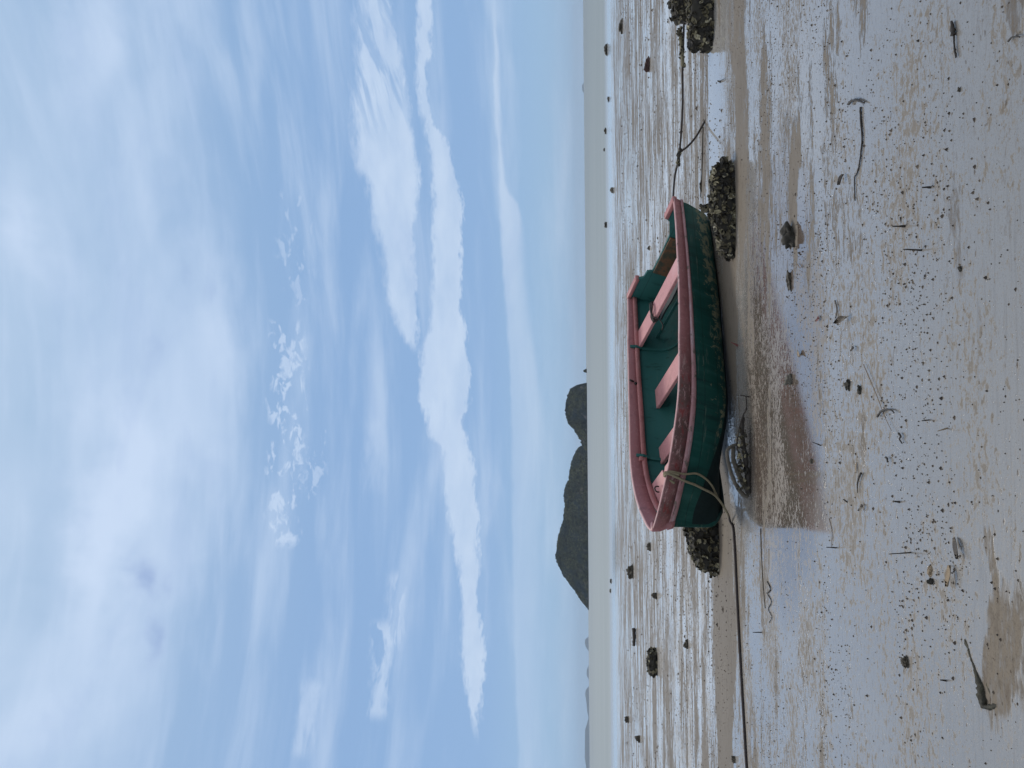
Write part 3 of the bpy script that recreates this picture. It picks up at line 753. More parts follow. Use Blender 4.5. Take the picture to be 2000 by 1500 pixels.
# ------------------------------------------------------------------ materials of the small things
def rand_mat(name, stops, rough=.7, noise_amt=.4, bump=.4, scale=40.0, island_=True, spec=.4):
    m, g, b = material(name)
    geo = g.node('ShaderNodeNewGeometry'); tc = g.node('ShaderNodeTexCoord').outputs['Object']
    n = g.noise(tc, scale, 5, .65); n2 = g.noise(tc, scale*.22, 3, .6)
    f = geo.outputs['Random Per Island'] if island_ else n2
    f = g.m('ADD', f, g.mul(g.sub(n, .5), noise_amt), clamp=True)
    g.put(b.inputs['Base Color'], g.ramp(f, stops)); b.inputs['Roughness'].default_value = rough
    b.inputs['Specular IOR Level'].default_value = spec
    bp = g.node('ShaderNodeBump', {'Strength': bump, 'Distance': .006, 'Height': n}); g.put(b.inputs['Normal'], bp.outputs[0])
    return m
M_SHELL = rand_mat("oyster_shell", [(0, (.008, .007, .006)), (.38, (.022, .019, .012)), (.62, (.075, .064, .038)), (.85, (.15, .13, .078)), (.97, (.30, .27, .17)), (1, (.45, .42, .33))], .65, .5, .5, 60)
M_CORE = rand_mat("dark_mud_stone", [(0, (.012, .011, .009)), (1, (.045, .04, .03))], .8, .6, .6, 30, False)
M_STONE = rand_mat("brown_stone", [(0, (.02, .018, .014)), (.6, (.055, .047, .034)), (1, (.13, .11, .08))], .7, .8, .6, 50, False)
M_STONE_R = rand_mat("red_brown_stone", [(0, (.022, .012, .011)), (1, (.085, .042, .034))], .7, .8, .6, 50, False)
M_PALE = rand_mat("grey_tan_stone", [(0, (.05, .047, .038)), (1, (.17, .155, .125))], .75, .8, .6, 50, False)
M_TWIG = rand_mat("wet_twig", [(0, (.012, .010, .009)), (1, (.05, .04, .032))], .6, .7, .4, 60, False)
M_STRAW = rand_mat("dry_straw", [(0, (.14, .10, .07)), (1, (.24, .18, .13))], .7, .6, .3, 60, False)
M_LEAF_D = rand_mat("dark_wet_leaf", [(0, (.016, .012, .010)), (1, (.06, .045, .033))], .5, .7, .4, 50, False)
M_LEAF_R = rand_mat("red_brown_leaf", [(0, (.085, .022, .020)), (1, (.17, .05, .04))], .5, .7, .4, 50, False)
M_LEAF_T = rand_mat("tan_leaf", [(0, (.15, .11, .07)), (1, (.30, .23, .15))], .6, .7, .4, 50, False)
M_WOOD = rand_mat("mossy_driftwood", [(0, (.008, .007, .005)), (.5, (.028, .026, .016)), (1, (.085, .078, .042))], .75, .9, .7, 35, False)
M_GREYWOOD = rand_mat("weathered_driftwood", [(0, (.03, .026, .02)), (1, (.13, .115, .09))], .75, .9, .6, 40, False)
M_ROPE_T = rand_mat("tan_rope", [(0, (.17, .14, .085)), (1, (.30, .255, .165))], .85, .6, .7, 160, False)
_g = G(M_ROPE_T.node_tree); _b = [n_ for n_ in M_ROPE_T.node_tree.nodes if n_.type == 'BSDF_PRINCIPLED'][0]
_src = _b.inputs['Base Color'].links[0].from_socket      # rope soaked dark where it lies in the wet sand
_g.put(_b.inputs['Base Color'], _g.mix(_g.ss(_g.sep(_g.node('ShaderNodeNewGeometry').outputs['Position'])[2], .03, .09), (.045, .036, .035), _src))
M_ROPE_D = rand_mat("dark_rope", [(0, (.022, .017, .016)), (1, (.06, .048, .042))], .8, .6, .6, 120, False)
M_PELLET = rand_mat("sand_pellet", [(0, (.025, .018, .014)), (.7, (.06, .045, .034)), (1, (.12, .095, .07))], .8, .3, .3, 80)
M_BOARD = rand_mat("dark_grey_board", [(0, (.022, .03, .034)), (1, (.05, .06, .065))], .7, .7, .3, 20, False)

# ------------------------------------------------------------------ oyster-covered stones
def shell(bm, p, nrm, size, rng):
    nrm = (nrm + Vector((rng.uniform(-1, 1), rng.uniform(-1, 1), rng.uniform(-.6, 1)))*.75).normalized()
    a = nrm.orthogonal().normalized(); a = Matrix.Rotation(rng.uniform(0, 6.28), 3, nrm) @ a; b = nrm.cross(a)
    K = 8; asp = rng.uniform(.5, .85); rim = []; rim2 = []
    ph = rng.uniform(0, 6)
    for k in range(K):
        th = 2*math.pi*k/K; r = size*(1+.28*math.cos(th)+rng.uniform(-.16, .16))
        off = size*.2*math.sin(3*th+ph)
        q = p + a*math.cos(th)*r + b*math.sin(th)*r*asp
        rim.append(bm.verts.new(q+nrm*(off+size*.35))); rim2.append(bm.verts.new(q*.0+p+(q-p)*.9+nrm*(off+size*.16)))
    cup = bm.verts.new(p+nrm*size*.12); bot = bm.verts.new(p-nrm*size*.45)
    for k in range(K):
        j = (k+1) % K
        bm.faces.new((rim[k], rim[j], cup)); bm.faces.new((rim[j], rim[k], rim2[k], rim2[j])); bm.faces.new((rim2[j], rim2[k], bot))
def rock_bm(dims, seed, sub=4, boxy=.55, rough=.22, fq=2.2):
    bm = bmesh.new(); bmesh.ops.create_icosphere(bm, subdivisions=sub, radius=1)
    for v in bm.verts:
        c = v.co.copy(); m_ = max(abs(c.x), abs(c.y), abs(c.z)); c = c.lerp(c/m_, boxy)
        k = 1+rough*mnoise.fractal(c*fq+Vector((seed*7.3, 0, 0)), 1.0, 2.0, 4)
        v.co = Vector((c.x*dims[0], c.y*dims[1], c.z*dims[2]))*k
    return bm
def oyster_rock(name, loc, dims, rot, n, size, label, seed, cat='rock', group=None, shape=None, lumps=()):
    """dims = half length, half depth, height; sits on the sand"""
    root = empty(name, loc, label, cat, group); root.rotation_euler = (0, 0, rot)
    bm = rock_bm((dims[0], dims[1], dims[2]*.62), seed, boxy=.6, rough=.16)
    for v in bm.verts:
        v.co.z += dims[2]*.38
        if shape:
            f = shape(v.co.x/dims[0]); v.co.z *= f; v.co.y *= .5+.5*f
    for (lx, ly, lz, r) in lumps:
        g_ = bmesh.ops.create_icosphere(bm, subdivisions=2, radius=r)
        for v in g_['verts']: v.co = v.co*(1+.3*mnoise.noise(v.co*20)) + Vector((lx, ly, lz))
    pts = []
    bm.faces.ensure_lookup_table(); bm.normal_update()
    rng = random.Random(seed)
    fs = [(f.calc_center_median().copy(), f.normal.copy(), f.calc_area()) for f in bm.faces if f.calc_center_median().z > -.01]
    tot = sum(a for _, _, a in fs)
    obj("stone_core", bm, M_CORE, root)
    sb = bmesh.new()
    wts = [a for _, _, a in fs]
    for p, nn, _ in rng.choices(fs, weights=wts, k=n):
        shell(sb, p+nn*size*rng.uniform(-.1, .25), nn, size*rng.uniform(.55, 1.25), rng)
    s = obj("oyster_crust", sb, M_SHELL, root, smooth=False); s['kind'] = 'stuff'
    return root
g_or = "oyster crusted stones round the boat"
P = gp(1436, 405)
oyster_rock("oyster_rock", P+Vector((0, .12, -.02)), (.48, .13, .23), R(2), 560, .036, "long low stone crusted with oysters beside the boat's stern", 3, group=g_or,
            shape=lambda u: 1.0 if u > -.1 else max(.55, 1+(u+.1)*.5), lumps=((.03, .08, .25, .035), (.06, .1, .29, .03)))
P = gp(1395, 20)
oyster_rock("oyster_rock", P+Vector((.15, .2, -.02)), (.50, .19, .28), R(-3), 420, .038, "big dark oyster stone at the right end of the stern rope", 5, group=g_or)
P = gp(1405, 1065)
oyster_rock("oyster_rock", P+Vector((.04, .2, -.02)), (.38, .18, .33), R(4), 430, .040, "oyster crusted stone sticking out behind the bow", 8, group=g_or,
            shape=lambda u: 1.0 if u > -.2 else max(.72, 1+(u+.2)*.4), lumps=((.13, -.1, .36, .04), (.18, -.1, .34, .035)))
P = gp(1284, 1300)
oyster_rock("oyster_rock", P+Vector((0, .2, -.02)), (.26, .2, .21), 0, 150, .04, "small dark oyster stone alone on the far left sand", 12, group=g_or)
P = gp(1330, 35)
oyster_rock("oyster_rock", P+Vector((.1, -.6, -.02)), (.42, .16, .24), R(8), 220, .04, "lower lumpy oyster stone behind the big dark one at right", 15, group=g_or)

# ------------------------------------------------------------------ stones and lumps
def stone(x0, x1, y0, y1, label, seed, mat=None, name="stone", hk=1.0, cat='stone', group=None, boxy=.4, fq=1.6):
    """photo box of the part above the sand -> a stone of that size at that place"""
    P = gp(x1, (y0+y1)/2); d = P.y
    w = (y1-y0)*d/FPX*.5; h = (x1-x0)*d/FPX*hk
    w *= .9 if x1 > 1222 else .72; h *= .8 if x1 > 1222 else .62
    bm = rock_bm((w, min(w*.8, max(h, w*.35)), h*.75), seed, sub=4, boxy=boxy*.6, rough=.62, fq=fq)
    for v in bm.verts:
        v.co.z = (v.co.z + h*.15)*(1+.25*v.co.x/max(w, 1e-4)*math.sin(seed*2.3))
    o = obj(name, bm, mat or M_STONE, smooth=True); o.location = P+Vector((0, min(w*.6, .3), 0)); o.rotation_euler = (0, 0, seed*.7)
    o.rotation_euler = (0, 0, .15*math.sin(seed)); tag(o, label, cat, group); return o
gf = "stones scattered far out on the flat"
stone(1177, 1186, 85, 107, "dark lump in the shallows nearest the right edge", 1, group=gf)
stone(1205, 1216, 30, 64, "long brown stone at the right edge by the shoreline", 2, group=gf)
stone(1185, 1189, 186, 199, "pair of low dark stones as one lump in the right shallows", 3, group=gf)
stone(1178, 1184, 247, 262, "narrow dark stone standing in the shallows right of the stern", 4, group=gf)
stone(1177, 1181, 288, 296, "tiniest dark stone in the shallows right of the stern", 5, group=gf)
stone(1188, 1198, 364, 378, "squarish grey stone on the shoreline above the stern", 6, M_PALE, group=gf, boxy=.8)
stone(1177, 1185, 431, 446, "dark square stone in the shallows above the stern end", 7, group=gf)
stone(1222, 1237, 1106, 1131, "chunky dark brown stone beyond the bow", 8, group=gf)
stone(1271, 1283, 1159, 1171, "pointed black stone on the streaky sand left of the bow", 9, group=gf)
stone(1334, 1344, 1252, 1268, "upright brown stone on the sand at mid left", 10, group=gf)
stone(1218, 1228, 1401, 1413, "pointed dark stone near the shoreline at far left", 11, group=gf)
stone(1238, 1250, 1438, 1452, "brown stone close to the left edge of the sand", 12, group=gf)
stone(1262, 1271, 1060, 1076, "small dark stone just beyond the bow tip", 13, group=gf)
stone(1190, 1194, 1130, 1141, "low dark stone on the shoreline beyond the bow", 14, group=gf)
stone(1189, 1193, 1150, 1159, "low grey stone on the shoreline, just left of a dark one", 15, M_PALE, group=gf)
stone(1258, 1269, 112, 137, "dark reddish brown pointed stone in the streaky sand at right", 16, M_STONE_R, group=gf)
stone(1428, 1436, 1478, 1492, "dark stone beside the rope at the left edge", 17)
stone(1264, 1269, 480, 488, "tiny dark stone on the sand behind the transom", 18, group=gf)
stone(1526, 1551, 437, 484, "dark angular stone beside a small clear pool in front of the stern", 19, M_CORE, boxy=.5, fq=1.2)
stone(1537, 1546, 531, 566, "low brown stone at the left end of the small pool", 20, M_STONE)
stone(1533, 1546, 731, 752, "squarish grey brown stone in front of the middle of the boat", 21, M_PALE, boxy=.85)
stone(1651, 1660, 741, 762, "larger of two black pointed stones side by side on the near sand", 22, M_CORE, boxy=.3)
stone(1675, 1682, 754, 769, "smaller of two black stones side by side on the near sand", 23, M_CORE, boxy=.5)
stone(1811, 1823, 1131, 1142, "black pebble against a brown lump on the near left sand", 24, M_CORE)
stone(1813, 1820, 1106, 1128, "brown lump with a black pebble against it", 25, M_LEAF_T, cat='lump', name='mud_lump')
stone(1762, 1774, 1285, 1305, "rough brown lump alone on the near left sand", 26, M_STONE, fq=3)
stone(1870, 1876, 170, 178, "small round dark pebble on the near right sand", 27)
stone(1872, 1878, 520, 530, "small black pebble on the near sand at middle right", 28, M_CORE)
stone(1581, 1587, 896, 906, "round dark pebble at the edge of the boat's reflection", 29)
stone(1366, 1371, 352, 372, "small brown stone on the sand between stern and oyster stone", 31)

# ------------------------------------------------------------------ twigs, leaves, driftwood
def twig(path, r, label, mat=None, name="twig", cat='twig', taper=.5, rough=.55, extra=(), n=6):
    bm = bmesh.new()
    pts = catmull(path, n) if len(path) > 2 else [Vector(path[0]).lerp(Vector(path[-1]), i/5) for i in range(6)]
    tube(bm, pts, lambda u: r*(1-taper*u), 6, rough, len(label))
    for e, er in extra:
        tube(bm, catmull(e, n) if len(e) > 2 else [Vector(e[0]), (Vector(e[0])+Vector(e[1]))/2, Vector(e[1])], lambda u: er*(1-.5*u), 5, rough)
    o = obj(name, bm, mat or M_TWIG); c = Vector(path[0]); o.data.transform(Matrix.Translation(-c)); o.location = c
    return tag(o, label, cat)
def upright(base, top, lean=0.0):           # stick standing in the sand: base pixel on the sand, top pixel at the same distance (+ lean)
    B = gp(*base); T = atd(top[0], top[1], (B-CP).dot(fw)+lean)
    return [B+Vector((0, 0, -.01)), T]
def flat(pts, z=.006): return [gp(x, y)+Vector((0, 0, z)) for x, y in pts]
twig(upright((1603, 871), (1586, 863)), .005, "short dark twig leaning out of the wet sand below the boat's bow half")
twig(upright((1779, 1079), (1736, 1082)), .004, "tall thin twig standing upright in the near left sand")
twig(upright((1655, 983), (1647, 975)), .006, "stubby leaning twig below the bow's reflection")
twig(upright((1757, 981), (1746, 979)), .006, "short stub of twig left of the curved dark leaf stalk")
twig(upright((1634, 1070), (1614, 1069)), .005, "thin black twig upright just left of the reflection's end")
twig(flat([(1662, 203), (1668, 197), (1678, 195), (1686, 198), (1693, 201)], .014), .009, "thick crooked black twig on the near right sand")
twig(upright((1818, 366), (1801, 366)), .006, "dark straight twig above its own reflection on the near right sand")
twig(upright((1768, 442), (1743, 442)), .006, "upright twig with a knob on the near right sand", extra=[(upright((1760, 442), (1758, 424)), .008)])
twig(upright((1800, 489), (1764, 487)), .005, "tall bent twig right of centre on the near sand", extra=[(upright((1808, 486), (1806, 480)), .008)])
twig(flat([(1691, 712), (1704, 742), (1718, 775), (1732, 812), (1746, 841)], .012), .0028, "long straight pale straw lying across a curved stalk", M_STRAW, "straw", "straw", rough=.1)
twig(flat([(1719, 814), (1724, 806), (1734, 800), (1746, 801), (1752, 806)], .014), .0065, "curved black leaf stalk under a long straw", name="leaf_stalk", cat="leaf stalk")
twig(flat([(1686, 924), (1681, 935), (1679, 948), (1679, 963)], .012), .007, "bowed black twig lying below the boat's bow reflection", taper=.7)
twig(flat([(1683, 209), (1683, 230), (1686, 270), (1681, 318), (1676, 338), (1671, 350), (1672, 392)], .006), .006, "thin ragged dark root lying along the near right sand", name="root", cat="root", rough=.5)
twig(flat([(1871, 112), (1868, 90), (1867, 68)], .008), .004, "dark leaf with a long thin stem near the right bottom", taper=0, extra=[(flat([(1867, 68), (1866, 58), (1863, 42)], .01), .012)], name="fallen_leaf", cat="leaf")
twig(flat([(1976, 80), (1983, 73), (1992, 71), (1999, 72)], .012), .004, "thin curved twig at the nearest right corner")
twig(flat([(1486, 1032), (1488, 1090), (1491, 1140), (1495, 1188)], .003), .004, "thin dark cord lying left of the bow below the rope", name="cord", cat="cord", taper=.2)
twig(flat([(1500, 1136), (1506, 1150), (1501, 1160), (1508, 1175), (1502, 1190), (1509, 1205), (1503, 1216)], .006), .005, "small wavy dark rootlet on the sand left of the bow rope", name="root", cat="root")
twig(upright((1487, 1235), (1470, 1235)), .006, "short upright twig on the sand below the bow rope at left")
twig(flat([(1374, 248), (1373, 290), (1371, 352), (1369, 385)], .006), .007, "dark thin line of cord lying on the wet sand behind the oyster stone", name="cord", cat="cord", taper=.1)
twig(flat([(1760, 846), (1764, 852), (1762, 858), (1767, 866)], .012), .006, "small curled black stalk on the near sand below the bow", name="leaf_stalk", cat="leaf stalk")
twig(upright((1850, 835), (1831, 842)), .004, "thin brown bent stalk on the near sand below the boat's middle", M_LEAF_T, "leaf_stalk", "leaf stalk")
twig(flat([(1735, 893), (1738, 897), (1739, 903)], .012), .006, "short black splinter lying below the boat's bow", taper=.3)
twig(flat([(1410, 158), (1418, 154)], .02), .006, "forked dark twig standing at the edge of the clear pool", extra=[(upright((1408, 160), (1401, 158)), .014)])
twig(upright((1441, 676), (1427, 668)), .012, "small red brown leaf standing in the mud below the boat", M_LEAF_R, "leaf", "leaf", taper=.8)
twig(flat([(1228+14, 1228), (1228+14, 1245), (1228+14, 1261)], .06), .06, "long black log lying far out on the left sand", name="log", cat="log", taper=.2)
twig(flat([(1620, 1012), (1626, 1040), (1624, 1070)], .003), .0025, "fine grass blade lying left of the boat's reflection", M_STRAW, "straw", "straw")
twig(upright((1848, 1330), (1836, 1328)), .005, "tiny dark twig at bottom left above the mossy driftwood")
twig(upright((1815, 820), (1800, 822)), .004, "tiny brown stub below the curved black leaf stalk")
twig(flat([(1560, 515), (1566, 523), (1572, 516)], .012), .004, "short bent grey twig just below the small clear pool", M_STRAW)
def leaf(pts, w, label, mat, lift=.012, name="leaf"):
    P_ = catmull(flat(pts, .004), 5); bm = bmesh.new(); N = len(P_); rows = []
    for i, p in enumerate(P_):
        u = i/(N-1); ww = w*math.sin(math.pi*min(max(u, .04), .97))**.8
        t = (P_[min(i+1, N-1)]-P_[max(i-1, 0)]).normalized(); sd2 = Vector((t.y, -t.x, 0))
        z = Vector((0, 0, lift*(.3+u*.9)))
        rows.append([p+sd2*ww+z+Vector((0, 0, lift*.6)), p+z, p-sd2*ww+z+Vector((0, 0, lift*.4)), p+z-Vector((0, 0, .003))])
    sweep(bm, rows); o = obj(name, bm, mat); c = P_[0].copy(); o.data.transform(Matrix.Translation(-c)); o.location = c
    return tag(o, label, 'leaf')
leaf([(1662, 618), (1656, 624), (1650, 632)], .018, "curled black leaf below the boat's middle with a pale underside", M_LEAF_D, .035)
leaf([(1651, 340), (1650, 348), (1649, 361)], .02, "dark pointed leaf beside the thin ragged root", M_LEAF_D, .02)
leaf([(1560, 694), (1563, 689), (1568, 697)], .02, "pale curled leaf below the middle of the boat", M_LEAF_T, .012)
leaf([(1675, 903), (1674, 912), (1675, 924)], .009, "flat narrow tan leaf below the bow's reflection", M_LEAF_T, .004)
leaf([(1860, 1104), (1863, 1122), (1862, 1146)], .016, "brown split leaf on the bare near left sand", M_LEAF_T, .016)
leaf([(1868, 1050), (1874, 1065), (1880, 1092)], .018, "olive brown leaf above the bare tan patch at bottom left", M_LEAF_D, .012)
leaf([(1686, 985), (1689, 990), (1684, 998)], .009, "small dark leaf below the bow's reflection, left of the bowed twig", M_LEAF_D, .012)
leaf([(1600, 618), (1603, 622), (1598, 628)], .012, "small red brown leaf below the small pool", M_LEAF_R, .01)
leaf([(1633, 586), (1638, 604), (1636, 622)], .008, "narrow dark leaf just above the curled black one", M_LEAF_D, .006)
leaf([(1668, 676), (1671, 680), (1668, 686)], .010, "tiny black leaf between the curled leaf and the two stones", M_LEAF_D, .01)

# driftwood at the near left, half sunk
bm = bmesh.new()
pts = catmull([gp(1878, 1236)+Vector((0, 0, -.006)), gp(1887, 1256)+Vector((0, 0, -.002)), gp(1896, 1285)+Vector((0, 0, -.001)), gp(1908, 1318)+Vector((0, 0, .002)), gp(1918, 1346)+Vector((0, 0, .004)), gp(1923, 1372)+Vector((0, 0, .006)), gp(1926, 1381)+Vector((0, 0, .004))], 8)
tube(bm, pts, lambda u: .005+.014*u**.7+.003*math.sin(u*11), 14, .6, 3)
tube(bm, catmull([gp(1922, 1374)+Vector((0, 0, .004)), gp(1930, 1381)+Vector((0, 0, .006)), gp(1939, 1380)+Vector((0, 0, .004)), gp(1951, 1377)+Vector((0, 0, -.004))], 6), lambda u: .013-.006*u, 12, .6, 5)
tube(bm, catmull([gp(1884, 1244)+Vector((0, 0, -.002)), gp(1890, 1268), gp(1902, 1282)+Vector((0, 0, -.003)), gp(1915, 1300)+Vector((0, 0, -.006))], 5), lambda u: .008*(1-.6*u), 10, .7, 6)
tube(bm, catmull([gp(1925, 1330)+Vector((0, 0, -.003)), gp(1932, 1350)+Vector((0, 0, .001)), gp(1938, 1368)+Vector((0, 0, -.002))], 5), lambda u: .008*(1-.4*u), 10, .7, 8)
o = obj("driftwood", bm, M_WOOD); c = gp(1915, 1330); o.data.transform(Matrix.Translation(-c)); o.location = c
o.location.z -= .006
tag(o, "crooked mossy driftwood root half sunk in the nearest left sand", "driftwood")

# arched oyster-hung branch below the bow
def branch_under_bow():
    G0 = gp(1466, 870); D = (G0-CP).dot(fw)
    f_ = lambda x, y, dd=0.0: atd(x, y, D+dd)
    root = empty("driftwood_branch", G0, "arched driftwood branch hung with oysters in front of the bow", "driftwood")
    inv = Matrix.Translation(-G0)
    def sub(name, fn, mat, smooth=True):
        b_ = bmesh.new(); fn(b_); bmesh.ops.transform(b_, matrix=inv, verts=b_.verts[:]); return obj(name, b_, mat, root, smooth)
    sub("branch", lambda b_: tube(b_, catmull([f_(1461, 970), f_(1451, 966), f_(1438, 948), f_(1427, 920), f_(1421, 893), f_(1421, 880), f_(1428, 872), f_(1438, 868)], 6), lambda u: .020-.006*u, 8, .4, 1), M_GREYWOOD)
    sub("branch", lambda b_: tube(b_, catmull([f_(1464, 965, .03), f_(1452, 945, .03), f_(1440, 920, .03), f_(1432, 895, .03), f_(1433, 872, .03)], 6), lambda u: .026-.008*u, 8, .4, 2), M_GREYWOOD)
    sub("branch", lambda b_: (tube(b_, catmull([f_(1440, 880), f_(1440, 860), f_(1444, 835), f_(1452, 810), f_(1457, 800), f_(1457, 776)], 6), lambda u: .010-.003*u, 7, .35, 3),
                              tube(b_, [f_(1445, 771, -.02), f_(1457, 774), f_(1469, 776, .02)], .006, 6, .2)), M_TWIG)
    rng = random.Random(4)
    def crust(b_):
        for i in range(130):
            u = rng.random(); x = 1437+22*rng.random()**.8+4*u; y = 835+120*u
            p = f_(x, y, rng.uniform(-.05, .06)); p.z = max(p.z, .01)
            shell(b_, p, Vector((0, -.6, .8)), .017*rng.uniform(.6, 1.3), rng)
    s = sub("oyster_crust", crust, M_SHELL, False); s['kind'] = 'stuff'
    bm2 = lambda b_: tube(b_, catmull([f_(1462, 962, .02), f_(1460, 930, .02), f_(1455, 890, .03), f_(1450, 850, .03), f_(1452, 815, .02)], 6), lambda u: .030-.016*u, 8, .5, 9)
    sub("branch", bm2, M_TWIG)
branch_under_bow()

# ------------------------------------------------------------------ ropes
def rope(name, path, r, mat, label, extra=(), n=8, sides=7):
    root_c = Vector(path[0]); bm = bmesh.new()
    tube(bm, catmull(path, n), r, sides, .12)
    for e, er in extra: tube(bm, catmull(e, n), er, sides, .12)
    o = obj(name, bm, mat); o.data.transform(Matrix.Translation(-root_c)); o.location = root_c
    return tag(o, label, 'rope')
# stern line out to the right-hand stone
q0 = bw(-.10, .80, .60)
knot = atd(1327, 298, 9.55); far_end = atd(1336, 45, 9.25)
mid1 = atd(1318, 345, 9.75)
k2 = atd(1333, 130, 9.4); mid2 = atd(1333, 210, 9.5)
loop_pts = [knot, atd(1345, 284, 9.55), atd(1360, 266, 9.56), atd(1371, 247, 9.58), gp(1378, 229)+Vector((0, 0, -.02))]
sr = rope("stern_rope", [q0, mid1, knot, mid2, k2, far_end], .013, M_ROPE_D, "dark stern rope running from the transom to the right-hand oyster stone", extra=[(loop_pts, .013)])
def rope_clump(path, n, size, label, seed):
    rng = random.Random(seed); bm = bmesh.new(); P_ = catmull(path, 6)
    for i in range(n):
        p = P_[rng.randrange(len(P_))]+Vector((rng.uniform(-1, 1), rng.uniform(-1, 1), rng.uniform(-1, 1)))*size*.9
        shell(bm, p, Vector((rng.uniform(-1, 1), rng.uniform(-1, 1), rng.uniform(-1, 1))).normalized(), size*rng.uniform(.6, 1.2), rng)
    tube(bm, P_, size*.9, 7, .5)
    o = obj("oyster_clump", bm, M_SHELL, smooth=False); c = P_[0].copy(); o.data.transform(Matrix.Translation(-c)); o.location = c
    tag(o, label, 'oysters')
rope_clump([atd(1326, 325, 9.58), atd(1325, 310, 9.56), atd(1330, 290, 9.55)], 26, .022, "knot of oysters on the stern rope where its loop hangs down", 3)
rope_clump([atd(1334, 130, 9.4), atd(1332, 100, 9.35), atd(1329, 70, 9.3), atd(1328, 55, 9.28)], 60, .024, "string of oysters on the stern rope close to the big stone", 6)
# tan bow line over the gunwale, then dark along the sand to the left
s_r = 3.36; qr = s_r/BS['L']; zr = sheerz(qr); br = halfb(qr)
wrap = [bw(s_r+.06, br-.07, zr-.10), bw(s_r+.03, br-.05, zr-.02), bw(s_r, br-.035, zr+.016), bw(s_r-.0, br+.012, zr+.004), bw(s_r+.01, br+.014, zr-.12)]
dg = (bw(s_r, br, zr)-CP).dot(fw); de = (gp(1432, 1020)-CP).dot(fw)
A_ = [bw(s_r, br-.035, zr+.018), bw(s_r-.01, br+.02, zr-.03)] + [atd(1220+a/7.69, 860+b_/7.69, dg-.04+(de-dg)*k) for a, b_, k in ((900, 508, .15), (1080, 500, .28), (1220, 580, .42), (1310, 680, .55), (1360, 780, .68), (1400, 870, .75))]
B_ = [bw(s_r+.02, br-.035, zr+.018), bw(s_r+.02, br+.02, zr-.01)] + [atd(1220+a/7.69, 860+b_/7.69, dg-.05+(de-dg)*k) for a, b_, k in ((900, 610, .15), (1060, 670, .3), (1200, 740, .42), (1320, 800, .58), (1390, 860, .72), (1480, 980, .85), (1550, 1110, .95))] + [gp(1430, 1019)+Vector((0, 0, .02))]
rope("bow_rope", B_+[gp(1434, 1030)+Vector((0, 0, .012)), gp(1436, 1050)+Vector((0, 0, .012)), gp(1438, 1084)+Vector((0, 0, .012)), gp(1443, 1188)+Vector((0, 0, .012)), gp(1448.5, 1292)+Vector((0, 0, .012)), gp(1455.4, 1413)+Vector((0, 0, .012)), gp(1463, 1540)+Vector((0, 0, .012))],
     .0125, M_ROPE_T, "tan bow rope tied round the gunwale and trailing away along the sand to the left", extra=[(A_, .011), (wrap, .0125)])
# odds and ends inside the boat
rl = []
for i in range(19):
    th = i*math.pi/9
    rl.append(bw(.66+.165*math.cos(th), -.27+.03*math.sin(th*1.5), .488+.055*math.sin(th)))
rope("rope_loop", rl, .016, M_ROPE_D, "dark rope loop tied round the stern thwart with a loose pale end", extra=[([bw(.80, -.22, .53), bw(.84, -.20, .46), bw(.88, -.24, .40), bw(.86, -.36, .36)], .008), ([bw(.5, -.3, .51), bw(.62, -.24, .53), bw(.74, -.30, .52), bw(.84, -.27, .50)], .014)])
bm = bmesh.new()
rows = []
for i in range(15):
    u = i/14; t = -.62+u*.95; w_ = .03+.055*sstep(.15, .5, u); zz = .285+.02*u
    rows.append([bw(.44-w_-.06*u, t, zz), bw(.44+w_-.06*u, t, zz-.01), bw(.44+w_-.06*u, t, zz-.03), bw(.44-w_-.06*u, t, zz-.02)])
sweep(bm, rows); o = obj("paddle", bm, M_BOARD, smooth=False); c = bw(.44, -.2, .28); o.data.transform(Matrix.Translation(-c)); o.location = c
tag(o, "dark grey paddle blade lying under the stern thwart inside the boat", "paddle")

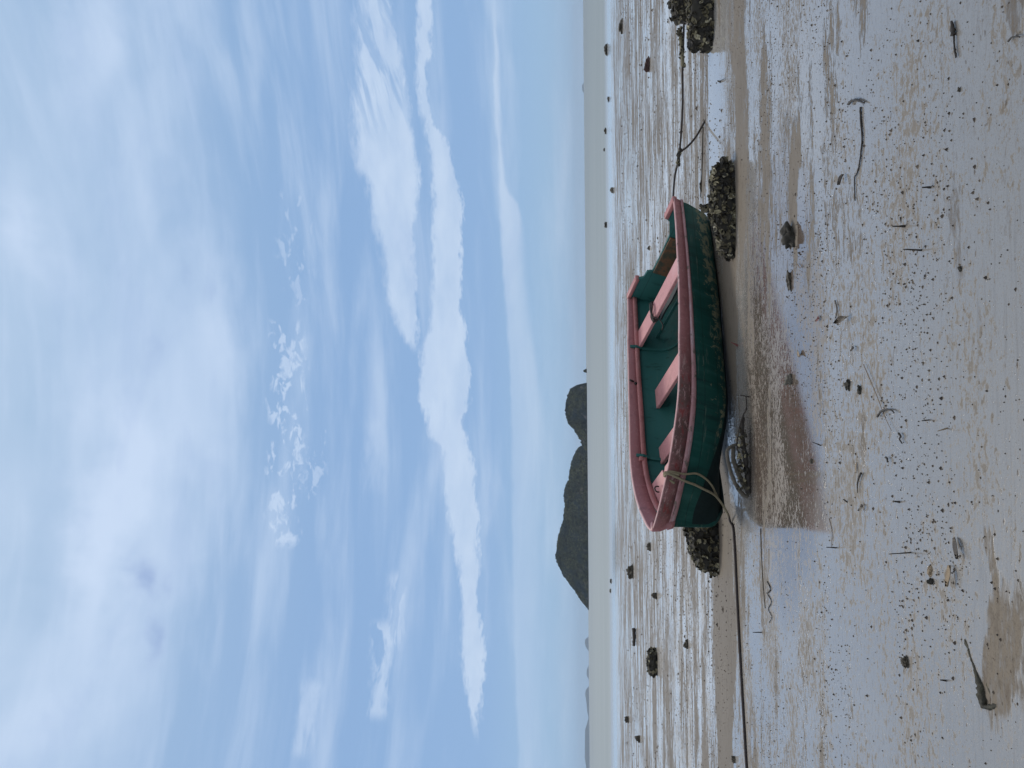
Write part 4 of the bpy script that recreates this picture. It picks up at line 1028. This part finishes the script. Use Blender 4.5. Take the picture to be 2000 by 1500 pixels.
# ------------------------------------------------------------------ sand pellets and bits of shell (beyond counting)
def pellets():
    rng = random.Random(21); bm = bmesh.new(); n = 0
    while n < 12000:
        y = 2.4+11.0*rng.random()**1.2; x = rng.uniform(-.62, .62)*y*1.05
        k = mnoise.fractal(Vector((x*.8, y*1.5, 5)), 1.0, 2.0, 3)
        lim = .05 + .75*k + (.25 if 3.3 < y < 7 and x > -.2 else 0) - (.12 if y < 3.3 else 0)
        if rng.random() > max(lim, .05): continue
        r = min(max(rng.lognormvariate(-5.72, .40), .0018), .008)
        sx_, sy_, sz_ = r*rng.uniform(.7, 1.4), r*rng.uniform(.7, 1.3), r*rng.uniform(.6, 1.7); th = rng.uniform(-.5, .5)
        ca, sa = math.cos(th), math.sin(th)
        V = [bm.verts.new((x+a*sx_*ca-b_*sy_*sa, y+a*sx_*sa+b_*sy_*ca, max(c_*sz_, -.001))) for a, b_, c_ in ((1, 0, 0), (.4, .9, .1), (-.6, .8, 0), (-1, -.1, .1), (-.3, -.9, 0), (.6, -.8, .1), (.1, .1, 1))]
        for i in range(6): bm.faces.new((V[i], V[(i+1) % 6], V[6]))
        n += 1
    n = 0
    while n < 5000:                         # coarser bits farther out
        y = 8.5+24*rng.random()**1.4; x = rng.uniform(-.62, .62)*y*1.05
        k = mnoise.fractal(Vector((x*.4, y*.8, 9)), 1.0, 2.0, 3)
        if rng.random() > max(.25+.9*k, .04): continue
        r = min(max(rng.lognormvariate(-4.75, .42), .004), .028)*(.7+y*.022)
        th = rng.uniform(-.5, .5); ca, sa = math.cos(th), math.sin(th)
        sx_, sy_, sz_ = r*rng.uniform(.8, 1.6), r*rng.uniform(.7, 1.3), r*rng.uniform(.5, 1.3)
        V = [bm.verts.new((x+a*sx_*ca-b_*sy_*sa, y+a*sx_*sa+b_*sy_*ca, max(c_*sz_, -.001))) for a, b_, c_ in ((1, 0, 0), (.4, .9, .1), (-.6, .8, 0), (-1, -.1, .1), (-.3, -.9, 0), (.6, -.8, .1), (.1, .1, 1))]
        for i in range(6): bm.faces.new((V[i], V[(i+1) % 6], V[6]))
        n += 1
    o = obj("sand_pellets", bm, M_PELLET, smooth=False, recalc=False); tag(o, kind='stuff')
pellets()
build_haze()
